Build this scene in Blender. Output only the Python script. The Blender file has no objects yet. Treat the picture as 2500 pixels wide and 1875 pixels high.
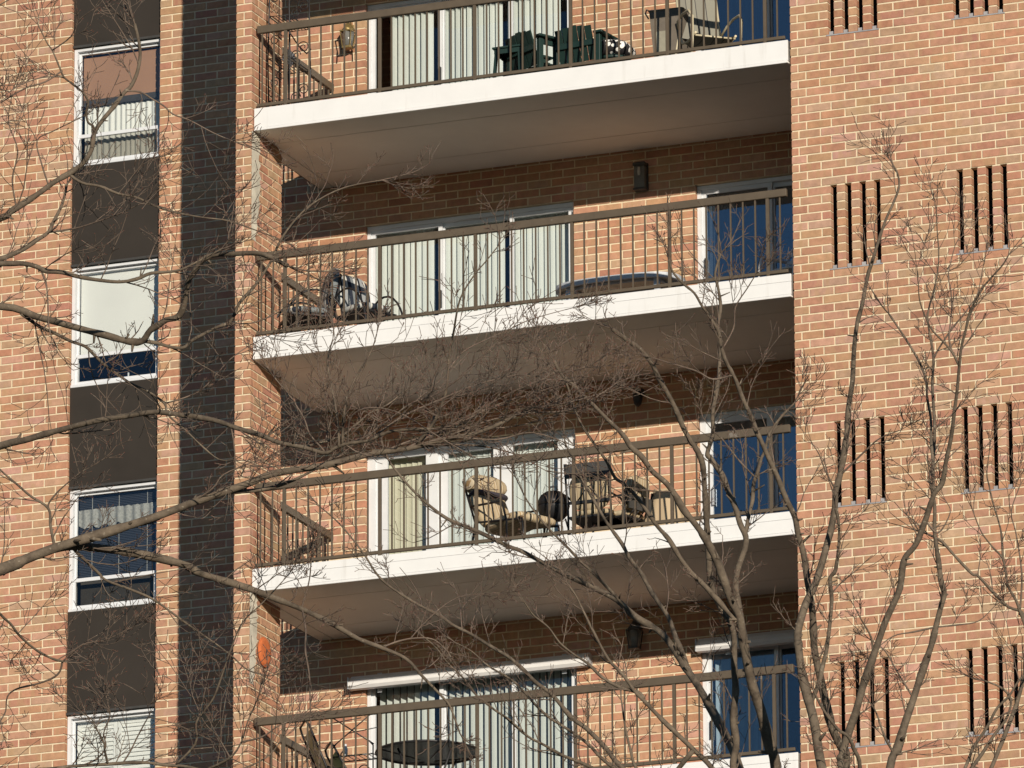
import bpy, bmesh, math, random
from mathutils import Vector, Matrix

# ------------------------------------------------------------------ camera, sky, sun, exposure
scene = bpy.context.scene
col = scene.collection
Z0 = 32.13                      # top of the uppermost balcony slab in view, metres above the ground
FL = 28 * 0.1016                # storey height: 28 brick courses
CO = 0.1016                     # brick course
BL = 0.3048                     # brick length with joint

cam_d = bpy.data.cameras.new('camera')
cam = bpy.data.objects.new('camera', cam_d)
col.objects.link(cam)
scene.camera = cam
pitch, yaw, roll = 0.27951, 0.38010, -0.00475
cam.location = (37.871, -86.525, 1.6)
fw = Vector((-math.sin(yaw) * math.cos(pitch), math.cos(yaw) * math.cos(pitch), math.sin(pitch)))
rt = Vector((math.cos(yaw), math.sin(yaw), 0))
up = rt.cross(fw)
r2 = rt * math.cos(roll) + up * math.sin(roll)
u2 = -rt * math.sin(roll) + up * math.cos(roll)
cam.rotation_euler = Matrix((r2, u2, -fw)).transposed().to_euler()
cam_d.sensor_width = 36.0
cam_d.lens = 20248.5 / 2500 * 36.0
cam_d.clip_start = 1.0
cam_d.clip_end = 3000.0

SUN_AZ = math.radians(36.3)     # to the right of the wall's outward normal
SUN_EL = math.radians(11.4)
sun_dir = Vector((math.sin(SUN_AZ) * math.cos(SUN_EL), -math.cos(SUN_AZ) * math.cos(SUN_EL), math.sin(SUN_EL)))
world = bpy.data.worlds.new('World')
scene.world = world
world.use_nodes = True
wn = world.node_tree
bg = wn.nodes['Background']
sky = wn.nodes.new('ShaderNodeTexSky')
sky.sky_type = 'NISHITA'
sky.sun_disc = False
sky.sun_elevation = SUN_EL
sky.sun_rotation = math.atan2(sun_dir.x, sun_dir.y)
sky.altitude = 50
sky.air_density = 1.0
sky.dust_density = 0.0
sky.ozone_density = 3.5
wn.links.new(sky.outputs[0], bg.inputs[0])
bg.inputs[1].default_value = 0.085

sun_d = bpy.data.lights.new('sun', 'SUN')
sun_d.energy = 4.7
sun_d.angle = math.radians(0.53)
sun_d.color = (1.0, 0.89, 0.745)
sun = bpy.data.objects.new('sun', sun_d)
col.objects.link(sun)
sun.location = (60, -90, 80)
sun.rotation_euler = (-sun_dir).to_track_quat('-Z', 'Y').to_euler()

scene.view_settings.view_transform = 'Standard'
scene.view_settings.look = 'None'
scene.view_settings.exposure = 0.0
scene.view_settings.gamma = 1.0
scene.view_settings.use_curve_mapping = False
scene.render.engine = 'CYCLES'
scene.cycles.max_bounces = 8
scene.cycles.transparent_max_bounces = 12
scene.cycles.caustics_reflective = False
scene.cycles.caustics_refractive = False
scene.cycles.use_denoising = True
RND = random.Random(11)

# ------------------------------------------------------------------ helpers
def lin(c):
    return tuple(((v / 255) / 12.92 if v / 255 <= 0.04045 else ((v / 255 + 0.055) / 1.055) ** 2.4) for v in c)

def tag(o, label=None, cat=None, group=None, kind=None):
    if label: o['label'] = label
    if cat: o['category'] = cat
    if group: o['group'] = group
    if kind: o['kind'] = kind
    return o

def empty(name, loc=(0, 0, 0), parent=None, rz=0.0):
    o = bpy.data.objects.new(name, None)
    o.empty_display_size = 0.2
    o.location = loc
    o.rotation_euler = (0, 0, rz)
    col.objects.link(o)
    if parent: o.parent = parent
    return o

def thing(name, label, cat, loc=(0, 0, 0), rz=0.0, group=None):
    return tag(empty(name, loc, None, rz), label, cat, group)

class MB:
    """collects faces; build() links them as one mesh object"""
    def __init__(s):
        s.v = []; s.f = []; s.smooth = []
    def add(s, verts, faces, smooth=False):
        n = len(s.v)
        s.v.extend(verts)
        for f in faces:
            s.f.append(tuple(i + n for i in f)); s.smooth.append(smooth)
        return s
    def box(s, x0, x1, y0, y1, z0, z1):
        vs = [(x, y, z) for z in (z0, z1) for y in (y0, y1) for x in (x0, x1)]
        return s.add(vs, [(0, 2, 3, 1), (4, 5, 7, 6), (0, 1, 5, 4), (2, 6, 7, 3), (0, 4, 6, 2), (1, 3, 7, 5)])
    def bbox(s, x0, x1, y0, y1, z0, z1, c=0.004):
        """box with chamfered edges"""
        bm = bmesh.new()
        vs = [bm.verts.new((x, y, z)) for z in (z0, z1) for y in (y0, y1) for x in (x0, x1)]
        for f in [(0, 2, 3, 1), (4, 5, 7, 6), (0, 1, 5, 4), (2, 6, 7, 3), (0, 4, 6, 2), (1, 3, 7, 5)]:
            bm.faces.new([vs[i] for i in f])
        bmesh.ops.bevel(bm, geom=list(bm.edges), offset=c, segments=1, affect='EDGES')
        bm.verts.ensure_lookup_table()
        bm.verts.index_update()
        s.add([tuple(v.co) for v in bm.verts], [tuple(v.index for v in f.verts) for f in bm.faces])
        bm.free()
        return s
    def bar(s, a, b, w, h, upv=(0, 0, 1)):
        """square bar from a to b, w across, h along up"""
        a = Vector(a); b = Vector(b); d = (b - a).normalized()
        u = Vector(upv)
        if abs(d.dot(u)) > 0.98: u = Vector((0, 1, 0))
        x = d.cross(u).normalized(); y = x.cross(d).normalized()
        vs = [tuple(p + x * (sx * w / 2) + y * (sy * h / 2)) for p in (a, b) for sx, sy in ((-1, -1), (1, -1), (1, 1), (-1, 1))]
        return s.add(vs, [(0, 1, 2, 3), (7, 6, 5, 4), (0, 4, 5, 1), (1, 5, 6, 2), (2, 6, 7, 3), (3, 7, 4, 0)])
    def tube(s, pts, r, n=8, closed=False, cap=True):
        pts = [Vector(p) for p in pts]
        rs = r if isinstance(r, (list, tuple)) else [r] * len(pts)
        m = len(pts)
        x = None
        vs = []
        for i, p in enumerate(pts):
            a = pts[(i - 1) % m] if (closed or i > 0) else pts[0]
            b = pts[(i + 1) % m] if (closed or i < m - 1) else pts[-1]
            d = (b - a)
            d = d.normalized() if d.length > 1e-9 else Vector((0, 0, 1))
            if x is None:
                h = Vector((0, 0, 1)) if abs(d.z) < 0.9 else Vector((1, 0, 0))
                x = d.cross(h).normalized()
            else:
                x = (x - d * x.dot(d))
                x = x.normalized() if x.length > 1e-9 else d.orthogonal().normalized()
            y = d.cross(x)
            for k in range(n):
                t = 2 * math.pi * k / n
                vs.append(tuple(p + (x * math.cos(t) + y * math.sin(t)) * rs[i]))
        fs = []
        for i in range(m if closed else m - 1):
            j = (i + 1) % m
            for k in range(n):
                l = (k + 1) % n
                fs.append((i * n + k, i * n + l, j * n + l, j * n + k))
        s.add(vs, fs, True)
        if cap and not closed:
            b0 = len(s.v) - len(vs)
            s.f.append(tuple(b0 + k for k in reversed(range(n)))); s.smooth.append(False)
            s.f.append(tuple(b0 + (m - 1) * n + k for k in range(n))); s.smooth.append(False)
        return s
    def lathe(s, prof, n=20, c=(0, 0, 0)):
        """profile of (radius, z), closed at both ends"""
        vs = []
        for r, z in prof:
            for k in range(n):
                t = 2 * math.pi * k / n
                vs.append((c[0] + r * math.cos(t), c[1] + r * math.sin(t), c[2] + z))
        fs = []
        for i in range(len(prof) - 1):
            for k in range(n):
                l = (k + 1) % n
                fs.append((i * n + k, i * n + l, (i + 1) * n + l, (i + 1) * n + k))
        s.add(vs, fs, True)
        b0 = len(s.v) - len(vs)
        s.f.append(tuple(b0 + k for k in reversed(range(n)))); s.smooth.append(False)
        s.f.append(tuple(b0 + (len(prof) - 1) * n + k for k in range(n))); s.smooth.append(False)
        return s
    def grid(s, fn, nu, nv, smooth=True):
        vs = [tuple(fn(i / nu, j / nv)) for j in range(nv + 1) for i in range(nu + 1)]
        fs = [(j * (nu + 1) + i, j * (nu + 1) + i + 1, (j + 1) * (nu + 1) + i + 1, (j + 1) * (nu + 1) + i) for j in range(nv) for i in range(nu)]
        return s.add(vs, fs, smooth)
    def pad(s, c, hx, hy, hz, M=None, e=2.6, nu=20, nv=12):
        """cushion: superellipsoid around c, optionally turned by the matrix M"""
        def sp(v, p): return math.copysign(abs(v) ** p, v)
        vs = []
        for j in range(nv + 1):
            ph = -math.pi / 2 + math.pi * j / nv
            for i in range(nu):
                th = 2 * math.pi * i / nu
                p = Vector((hx * sp(math.cos(ph), 2 / e) * sp(math.cos(th), 2 / 4), hy * sp(math.cos(ph), 2 / e) * sp(math.sin(th), 2 / 4), hz * sp(math.sin(ph), 2 / e)))
                if M: p = M @ p
                vs.append((c[0] + p.x, c[1] + p.y, c[2] + p.z))
        fs = [(j * nu + i, j * nu + (i + 1) % nu, (j + 1) * nu + (i + 1) % nu, (j + 1) * nu + i) for j in range(nv) for i in range(nu)]
        return s.add(vs, fs, True)
    def mesh(s, name, mat):
        me = bpy.data.meshes.new(name)
        me.from_pydata(s.v, [], s.f)
        me.polygons.foreach_set('use_smooth', s.smooth)
        me.materials.append(mat)
        me.update()
        return me
    def build(s, name, mat, parent=None, loc=(0, 0, 0), rz=0.0):
        o = bpy.data.objects.new(name, s.mesh(name, mat))
        col.objects.link(o)
        o.location = loc
        o.rotation_euler = (0, 0, rz)
        if parent: o.parent = parent
        return o

def obj_of(me, name, parent=None, loc=(0, 0, 0), rz=0.0):
    o = bpy.data.objects.new(name, me)
    col.objects.link(o)
    o.location = loc
    o.rotation_euler = (0, 0, rz)
    if parent: o.parent = parent
    return o

# ------------------------------------------------------------------ materials
def new_mat(name):
    m = bpy.data.materials.new(name)
    m.use_nodes = True
    nt = m.node_tree
    return m, nt, nt.nodes['Principled BSDF'], nt.nodes['Material Output']

def mat(name, c, rough=0.6, metal=0.0, spec=0.4, var=0.12, scale=6.0, bump=0.0, bscale=60.0, tint=None):
    """painted or woven surface: base colour with soft noise and a little relief"""
    m, nt, b, out = new_mat(name)
    N = nt.nodes; L = nt.links
    tc = N.new('ShaderNodeTexCoord')
    nz = N.new('ShaderNodeTexNoise')
    nz.inputs['Scale'].default_value = scale
    nz.inputs['Detail'].default_value = 6
    nz.inputs['Roughness'].default_value = 0.6
    L.new(tc.outputs['Object'], nz.inputs['Vector'])
    rp = N.new('ShaderNodeValToRGB')
    lo = tuple(max(0, v * (1 - var)) for v in c)
    hi = tuple(min(1, v * (1 + var)) for v in (tint or c))
    rp.color_ramp.elements[0].color = (*lo, 1); rp.color_ramp.elements[0].position = 0.3
    rp.color_ramp.elements[1].color = (*hi, 1); rp.color_ramp.elements[1].position = 0.7
    L.new(nz.outputs['Fac'], rp.inputs['Fac'])
    L.new(rp.outputs['Color'], b.inputs['Base Color'])
    b.inputs['Roughness'].default_value = rough
    b.inputs['Metallic'].default_value = metal
    b.inputs['Specular IOR Level'].default_value = spec
    if bump:
        n2 = N.new('ShaderNodeTexNoise')
        n2.inputs['Scale'].default_value = bscale
        n2.inputs['Detail'].default_value = 4
        L.new(tc.outputs['Object'], n2.inputs['Vector'])
        bp = N.new('ShaderNodeBump')
        bp.inputs['Strength'].default_value = bump
        bp.inputs['Distance'].default_value = 0.01
        L.new(n2.outputs['Fac'], bp.inputs['Height'])
        L.new(bp.outputs['Normal'], b.inputs['Normal'])
    return m

def brick_mat(name, stain=False):
    """fired clay: per-brick colour from the mesh attribute, blotches, sandy relief, pale bloom where stained"""
    m, nt, b, out = new_mat(name)
    N = nt.nodes; L = nt.links
    at = N.new('ShaderNodeAttribute'); at.attribute_name = 'clay'
    ge = N.new('ShaderNodeNewGeometry')
    nz = N.new('ShaderNodeTexNoise'); nz.inputs['Scale'].default_value = 11; nz.inputs['Detail'].default_value = 5; nz.inputs['Roughness'].default_value = 0.65
    L.new(ge.outputs['Position'], nz.inputs['Vector'])
    hs = N.new('ShaderNodeMapRange'); hs.inputs[1].default_value = 0.3; hs.inputs[2].default_value = 0.72; hs.inputs[3].default_value = 0.82; hs.inputs[4].default_value = 1.16
    L.new(nz.outputs['Fac'], hs.inputs[0])
    mul = N.new('ShaderNodeVectorMath'); mul.operation = 'SCALE'
    nw = N.new('ShaderNodeTexNoise'); nw.inputs['Scale'].default_value = 0.55; nw.inputs['Detail'].default_value = 4
    L.new(ge.outputs['Position'], nw.inputs['Vector'])
    hw_ = N.new('ShaderNodeMapRange'); hw_.inputs[1].default_value = 0.3; hw_.inputs[2].default_value = 0.7; hw_.inputs[3].default_value = 0.88; hw_.inputs[4].default_value = 1.12
    L.new(nw.outputs['Fac'], hw_.inputs[0])
    m3 = N.new('ShaderNodeMath'); m3.operation = 'MULTIPLY'
    L.new(hs.outputs[0], m3.inputs[0]); L.new(hw_.outputs[0], m3.inputs[1])
    L.new(at.outputs['Color'], mul.inputs[0]); L.new(m3.outputs[0], mul.inputs['Scale'])
    # flashed patches: some bricks carry buff or reddish smears across the face
    n2 = N.new('ShaderNodeTexNoise'); n2.inputs['Scale'].default_value = 5.5; n2.inputs['Detail'].default_value = 3
    mp = N.new('ShaderNodeMapping'); mp.inputs['Scale'].default_value = (2.2, 2.2, 0.8)
    L.new(ge.outputs['Position'], mp.inputs['Vector']); L.new(mp.outputs[0], n2.inputs['Vector'])
    r2_ = N.new('ShaderNodeMapRange'); r2_.inputs[1].default_value = 0.52; r2_.inputs[2].default_value = 0.66; r2_.inputs[3].default_value = 0.0; r2_.inputs[4].default_value = 0.5
    L.new(n2.outputs['Fac'], r2_.inputs[0])
    mx = N.new('ShaderNodeMix'); mx.data_type = 'RGBA'
    L.new(r2_.outputs[0], mx.inputs['Factor']); L.new(mul.outputs[0], mx.inputs[6]); mx.inputs[7].default_value = (0.43, 0.275, 0.15, 1)
    src = mx.outputs[2]
    # scattered pale lime bloom
    n3 = N.new('ShaderNodeTexNoise'); n3.inputs['Scale'].default_value = 2.3; n3.inputs['Detail'].default_value = 7; n3.inputs['Roughness'].default_value = 0.75
    L.new(ge.outputs['Position'], n3.inputs['Vector'])
    r3 = N.new('ShaderNodeMapRange'); r3.inputs[1].default_value = 0.66; r3.inputs[2].default_value = 0.78; r3.inputs[3].default_value = 0.0; r3.inputs[4].default_value = 0.55
    L.new(n3.outputs['Fac'], r3.inputs[0])
    fac = r3.outputs[0]
    mx2 = N.new('ShaderNodeMix'); mx2.data_type = 'RGBA'
    L.new(fac, mx2.inputs['Factor']); L.new(src, mx2.inputs[6]); mx2.inputs[7].default_value = (0.55, 0.42, 0.33, 1)
    L.new(mx2.outputs[2], b.inputs['Base Color'])
    b.inputs['Roughness'].default_value = 0.9
    b.inputs['Specular IOR Level'].default_value = 0.2
    n4 = N.new('ShaderNodeTexNoise'); n4.inputs['Scale'].default_value = 90; n4.inputs['Detail'].default_value = 4
    L.new(ge.outputs['Position'], n4.inputs['Vector'])
    bp = N.new('ShaderNodeBump'); bp.inputs['Strength'].default_value = 0.5; bp.inputs['Distance'].default_value = 0.004
    L.new(n4.outputs['Fac'], bp.inputs['Height']); L.new(bp.outputs['Normal'], b.inputs['Normal'])
    return m

def glass_mat(name, refl=0.1, tint=(0.86, 0.9, 0.88), ior=1.5):
    m, nt, b, out = new_mat(name)
    N = nt.nodes; L = nt.links
    N.remove(b)
    tr = N.new('ShaderNodeBsdfTransparent'); tr.inputs[0].default_value = (*tint, 1)
    gl = N.new('ShaderNodeBsdfGlossy'); gl.inputs['Roughness'].default_value = 0.015; gl.inputs['Color'].default_value = (0.80, 0.88, 1.0, 1)
    fr = N.new('ShaderNodeFresnel'); fr.inputs['IOR'].default_value = ior
    ad = N.new('ShaderNodeMath'); ad.operation = 'ADD'; ad.inputs[1].default_value = refl; ad.use_clamp = True
    L.new(fr.outputs[0], ad.inputs[0])
    # slight waviness of the sheet
    tc = N.new('ShaderNodeTexCoord'); nz = N.new('ShaderNodeTexNoise'); nz.inputs['Scale'].default_value = 1.3
    L.new(tc.outputs['Object'], nz.inputs['Vector'])
    bp = N.new('ShaderNodeBump'); bp.inputs['Strength'].default_value = 0.08; bp.inputs['Distance'].default_value = 0.02
    L.new(nz.outputs['Fac'], bp.inputs['Height']); L.new(bp.outputs['Normal'], gl.inputs['Normal'])
    mx = N.new('ShaderNodeMixShader')
    L.new(ad.outputs[0], mx.inputs[0]); L.new(tr.outputs[0], mx.inputs[1]); L.new(gl.outputs[0], mx.inputs[2])
    L.new(mx.outputs[0], out.inputs['Surface'])
    return m

def stripe_mat(name, cols, axis=0, width=0.03, rough=0.85):
    """woven stripes in object space; cols is a list of (share, colour)"""
    m, nt, b, out = new_mat(name)
    N = nt.nodes; L = nt.links
    tc = N.new('ShaderNodeTexCoord'); sp = N.new('ShaderNodeSeparateXYZ')
    L.new(tc.outputs['Object'], sp.inputs[0])
    dv = N.new('ShaderNodeMath'); dv.operation = 'DIVIDE'; dv.inputs[1].default_value = width
    L.new(sp.outputs[axis], dv.inputs[0])
    fr = N.new('ShaderNodeMath'); fr.operation = 'FRACT'; L.new(dv.outputs[0], fr.inputs[0])
    rp = N.new('ShaderNodeValToRGB'); rp.color_ramp.interpolation = 'CONSTANT'
    e = rp.color_ramp.elements
    pos = 0.0
    for i, (sh, c) in enumerate(cols):
        if i < 2: el = e[i]; el.position = pos
        else: el = e.new(pos)
        el.color = (*c, 1)
        pos += sh
    L.new(fr.outputs[0], rp.inputs['Fac'])
    L.new(rp.outputs['Color'], b.inputs['Base Color'])
    b.inputs['Roughness'].default_value = rough
    b.inputs['Specular IOR Level'].default_value = 0.2
    return m

def spot_mat(name, c0, c1, scale):
    m, nt, b, out = new_mat(name)
    N = nt.nodes; L = nt.links
    tc = N.new('ShaderNodeTexCoord'); vo = N.new('ShaderNodeTexVoronoi'); vo.inputs['Scale'].default_value = scale
    L.new(tc.outputs['Object'], vo.inputs['Vector'])
    rp = N.new('ShaderNodeValToRGB'); rp.color_ramp.interpolation = 'CONSTANT'
    rp.color_ramp.elements[0].color = (*c0, 1); rp.color_ramp.elements[1].color = (*c1, 1); rp.color_ramp.elements[1].position = 0.42
    L.new(vo.outputs['Distance'], rp.inputs['Fac'])
    L.new(rp.outputs['Color'], b.inputs['Base Color'])
    b.inputs['Roughness'].default_value = 0.8
    return m

def bark_mat(name, c0, c1):
    m, nt, b, out = new_mat(name)
    N = nt.nodes; L = nt.links
    ge = N.new('ShaderNodeNewGeometry')
    nz = N.new('ShaderNodeTexNoise'); nz.inputs['Scale'].default_value = 9; nz.inputs['Detail'].default_value = 8; nz.inputs['Roughness'].default_value = 0.7
    L.new(ge.outputs['Position'], nz.inputs['Vector'])
    rp = N.new('ShaderNodeValToRGB')
    rp.color_ramp.elements[0].color = (*c0, 1); rp.color_ramp.elements[0].position = 0.33
    rp.color_ramp.elements[1].color = (*c1, 1); rp.color_ramp.elements[1].position = 0.66
    L.new(nz.outputs['Fac'], rp.inputs['Fac'])
    # pale lenticels and lichen flecks
    n2 = N.new('ShaderNodeTexNoise'); n2.inputs['Scale'].default_value = 42; n2.inputs['Detail'].default_value = 3
    L.new(ge.outputs['Position'], n2.inputs['Vector'])
    mr = N.new('ShaderNodeMapRange'); mr.inputs[1].default_value = 0.63; mr.inputs[2].default_value = 0.72; mr.inputs[3].default_value = 0; mr.inputs[4].default_value = 0.6
    L.new(n2.outputs['Fac'], mr.inputs[0])
    mx = N.new('ShaderNodeMix'); mx.data_type = 'RGBA'
    L.new(mr.outputs[0], mx.inputs['Factor']); L.new(rp.outputs['Color'], mx.inputs[6]); mx.inputs[7].default_value = (0.3, 0.26, 0.2, 1)
    L.new(mx.outputs[2], b.inputs['Base Color'])
    b.inputs['Roughness'].default_value = 0.85
    b.inputs['Specular IOR Level'].default_value = 0.25
    bp = N.new('ShaderNodeBump'); bp.inputs['Strength'].default_value = 0.6; bp.inputs['Distance'].default_value = 0.012
    n3 = N.new('ShaderNodeTexNoise'); n3.inputs['Scale'].default_value = 28; n3.inputs['Detail'].default_value = 6
    L.new(ge.outputs['Position'], n3.inputs['Vector'])
    L.new(n3.outputs['Fac'], bp.inputs['Height']); L.new(bp.outputs['Normal'], b.inputs['Normal'])
    return m

M = {}
M['brick'] = brick_mat('clay_brick')
M['mortar'] = mat('buff_mortar', (0.735, 0.625, 0.44), 0.95, var=0.14, scale=14, bump=0.4, bscale=120, spec=0.15)
M['patch'] = mat('lime_smear', (0.60, 0.56, 0.46), 0.95, var=0.3, scale=4, bump=0.4, bscale=40, spec=0.15)
def fascia_mat():
    m = mat('white_aluminium_fascia', (0.80, 0.80, 0.79), 0.45, var=0.03, scale=3)
    nt = m.node_tree; N = nt.nodes; L = nt.links; b = N['Principled BSDF']
    old = b.inputs['Base Color'].links[0].from_socket
    ge = N.new('ShaderNodeNewGeometry'); mp = N.new('ShaderNodeMapping'); mp.inputs['Scale'].default_value = (7.0, 7.0, 0.7)
    nz = N.new('ShaderNodeTexNoise'); nz.inputs['Scale'].default_value = 1.0; nz.inputs['Detail'].default_value = 7; nz.inputs['Roughness'].default_value = 0.65
    L.new(ge.outputs['Position'], mp.inputs['Vector']); L.new(mp.outputs[0], nz.inputs['Vector'])
    mr = N.new('ShaderNodeMapRange'); mr.inputs[1].default_value = 0.58; mr.inputs[2].default_value = 0.76; mr.inputs[3].default_value = 0; mr.inputs[4].default_value = 0.35
    L.new(nz.outputs['Fac'], mr.inputs[0])
    mx = N.new('ShaderNodeMix'); mx.data_type = 'RGBA'; mx.inputs[7].default_value = (0.46, 0.43, 0.38, 1)
    L.new(mr.outputs[0], mx.inputs['Factor']); L.new(old, mx.inputs[6]); L.new(mx.outputs[2], b.inputs['Base Color'])
    return m
M['fascia'] = fascia_mat()
M['soffit'] = mat('painted_soffit', (0.86, 0.84, 0.78), 0.9, var=0.05, scale=1.2, bump=0.15, bscale=70, spec=0.15)
M['slab'] = mat('concrete', (0.24, 0.23, 0.215), 0.95, var=0.2, scale=3, bump=0.3)
def rail_mat():
    m = mat('bronze_paint', lin((92, 81, 67)), 0.55, var=0.12, scale=8)
    nt = m.node_tree; N = nt.nodes; L = nt.links; b = N['Principled BSDF']
    old = b.inputs['Base Color'].links[0].from_socket
    ge = N.new('ShaderNodeNewGeometry'); nz = N.new('ShaderNodeTexNoise'); nz.inputs['Scale'].default_value = 1.7; nz.inputs['Detail'].default_value = 8; nz.inputs['Roughness'].default_value = 0.7
    L.new(ge.outputs['Position'], nz.inputs['Vector'])
    mr = N.new('ShaderNodeMapRange'); mr.inputs[1].default_value = 0.645; mr.inputs[2].default_value = 0.70; mr.inputs[3].default_value = 0; mr.inputs[4].default_value = 0.6
    L.new(nz.outputs['Fac'], mr.inputs[0])
    mx = N.new('ShaderNodeMix'); mx.data_type = 'RGBA'; mx.inputs[7].default_value = (0.33, 0.30, 0.27, 1)
    L.new(mr.outputs[0], mx.inputs['Factor']); L.new(old, mx.inputs[6]); L.new(mx.outputs[2], b.inputs['Base Color'])
    return m
M['rail'] = rail_mat()
M['panel'] = mat('brown_panel', lin((51, 46, 41)), 0.75, var=0.16, scale=1.6, bump=0.1, bscale=200, spec=0.3)
M['white'] = mat('white_frame', (0.70, 0.725, 0.75), 0.4, var=0.06, scale=4)
M['alu'] = mat('mill_aluminium', (0.50, 0.53, 0.56), 0.4, metal=0.3, var=0.06, scale=5)
M['glass'] = glass_mat('window_glass', 0.015, (0.97, 0.985, 0.985), 1.42)
M['glass_dark'] = glass_mat('door_glass_blue', 0.135, (0.66, 0.72, 0.76))
M['blind'] = mat('cream_vinyl', (0.60, 0.63, 0.595), 0.5, var=0.03, scale=2)
M['blind_beige'] = mat('beige_vinyl', (0.56, 0.54, 0.41), 0.5, var=0.03, scale=2)
M['room'] = mat('room_gloom', (0.06, 0.058, 0.056), 0.9, var=0.1, scale=2)  # wall colour darkened to stand in for the gloom of unlit rooms
M['void'] = mat('slit_shade_black', (0.012, 0.011, 0.013), 1.0, var=0.1, scale=2, spec=0.0)  # shade inside the slits, put into a near-black colour
M['lead'] = mat('lead_flashing', (0.33, 0.33, 0.34), 0.7, var=0.2, scale=9)
M['black'] = mat('black_iron', (0.018, 0.018, 0.02), 0.45, var=0.2, scale=20)
M['dark'] = mat('dark_bronze', (0.055, 0.053, 0.05), 0.5, var=0.2, scale=10)
# ------------------------------------------------------------------ ground
def ground_mat():
    m, nt, b, out = new_mat('winter_lawn')
    N = nt.nodes; L = nt.links
    ge = N.new('ShaderNodeNewGeometry')
    nz = N.new('ShaderNodeTexNoise'); nz.inputs['Scale'].default_value = 0.35; nz.inputs['Detail'].default_value = 9; nz.inputs['Roughness'].default_value = 0.7
    L.new(ge.outputs['Position'], nz.inputs['Vector'])
    rp = N.new('ShaderNodeValToRGB')
    rp.color_ramp.elements[0].color = (0.045, 0.047, 0.036, 1); rp.color_ramp.elements[0].position = 0.35
    rp.color_ramp.elements[1].color = (0.10, 0.10, 0.08, 1); rp.color_ramp.elements[1].position = 0.65
    L.new(nz.outputs['Fac'], rp.inputs['Fac']); L.new(rp.outputs['Color'], b.inputs['Base Color'])
    b.inputs['Roughness'].default_value = 0.95
    return m
g = MB().add([(-1500, -1500, 0), (1500, -1500, 0), (1500, 1500, 0), (-1500, 1500, 0)], [(0, 1, 2, 3)]).build('ground', ground_mat())
tag(g, kind='structure', label='dry winter lawn around the apartment building')

# ------------------------------------------------------------------ the building
WY = 2.45                       # face of the main wall; y = 0 is the balcony edge
bld = thing('apartment_building', 'tall brown brick apartment building with white edged balconies and brown window bay', 'building')

CLAY = [((0.46, 0.245, 0.155), 32), ((0.463, 0.266, 0.168), 30), ((0.44, 0.22, 0.14), 19), ((0.455, 0.295, 0.193), 12), ((0.505, 0.295, 0.21), 10), ((0.395, 0.195, 0.128), 4)]
CW = [w for c, w in CLAY]
J = 0.017

def brick_geo(rects, face, depth=0.09):
    """rects: (u0,u1,z0,z1) of the brick faces; face(u, d, z) maps to a point, d > 0 inwards. Returns verts, faces, colours"""
    V = []; F = []; K = []
    for (u0, u1, z0, z1) in rects:
        d = RND.uniform(-0.0018, 0.0018)
        t = RND.uniform(-0.0012, 0.0012)
        c = 0.0035
        n = len(V)
        V += [face(u0, depth, z0), face(u1, depth, z0), face(u1, depth, z1), face(u0, depth, z1),
              face(u0, d + c, z0 + t), face(u1, d + c, z0 - t), face(u1, d + c, z1 - t), face(u0, d + c, z1 + t),
              face(u0 + c, d, z0 + c + t), face(u1 - c, d, z0 + c - t), face(u1 - c, d, z1 - c - t), face(u0 + c, d, z1 - c + t)]
        for f in ((8, 9, 10, 11), (4, 5, 9, 8), (5, 6, 10, 9), (6, 7, 11, 10), (7, 4, 8, 11), (0, 1, 5, 4), (1, 2, 6, 5), (2, 3, 7, 6), (3, 0, 4, 7)):
            F.append(tuple(i + n for i in f))
        cc = RND.choices(CLAY, CW)[0][0]
        g_ = RND.uniform(0.92, 1.08)
        K += [(cc[0] * g_, cc[1] * g_ * RND.uniform(0.95, 1.05), cc[2] * g_ * RND.uniform(0.93, 1.07), 1.0)] * 12
    return V, F, K

def brick_obj(name, rects, face, parent, kind=None):
    V, F, K = brick_geo(rects, face)
    me = bpy.data.meshes.new(name)
    me.from_pydata(V, [], F)
    at = me.attributes.new('clay', 'FLOAT_COLOR', 'POINT')
    at.data.foreach_set('color', [x for k in K for x in k])
    me.materials.append(M['brick'])
    me.update()
    o = bpy.data.objects.new(name, me)
    col.objects.link(o)
    o.parent = parent
    if kind: o['kind'] = kind
    return o

def rows_of(k0, k1, ua, ub, holes, joints):
    """courses k0..k1-1; holes(k) -> intervals; joints(k) -> function giving the joint positions in (a, b)"""
    out = []
    for k in range(k0, k1):
        spans = [(ua, ub)]
        for (h0, h1) in holes(k):
            ns = []
            for (a, b) in spans:
                if h1 <= a or h0 >= b: ns.append((a, b))
                else:
                    if h0 > a: ns.append((a, h0))
                    if h1 < b: ns.append((h1, b))
            spans = ns
        for (a, b) in spans:
            js = [x for x in joints(k, a, b) if a + 0.055 < x < b - 0.055]
            cuts = [a] + js + [b]
            for i in range(len(cuts) - 1):
                l = cuts[i] + (J / 2 if i > 0 else 0.0)
                r = cuts[i + 1] - (J / 2 if i < len(cuts) - 2 else 0.0)
                out.append((l, r, Z0 + k * CO + J / 2, Z0 + (k + 1) * CO - J / 2))
    return out

def half_bond(x0):
    def fn(k, a, b):
        o = x0 + (k % 2) * BL / 2
        n0 = math.floor((a - o) / BL)
        return [o + n * BL for n in range(n0, n0 + int((b - a) / BL) + 4)]
    return fn

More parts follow.
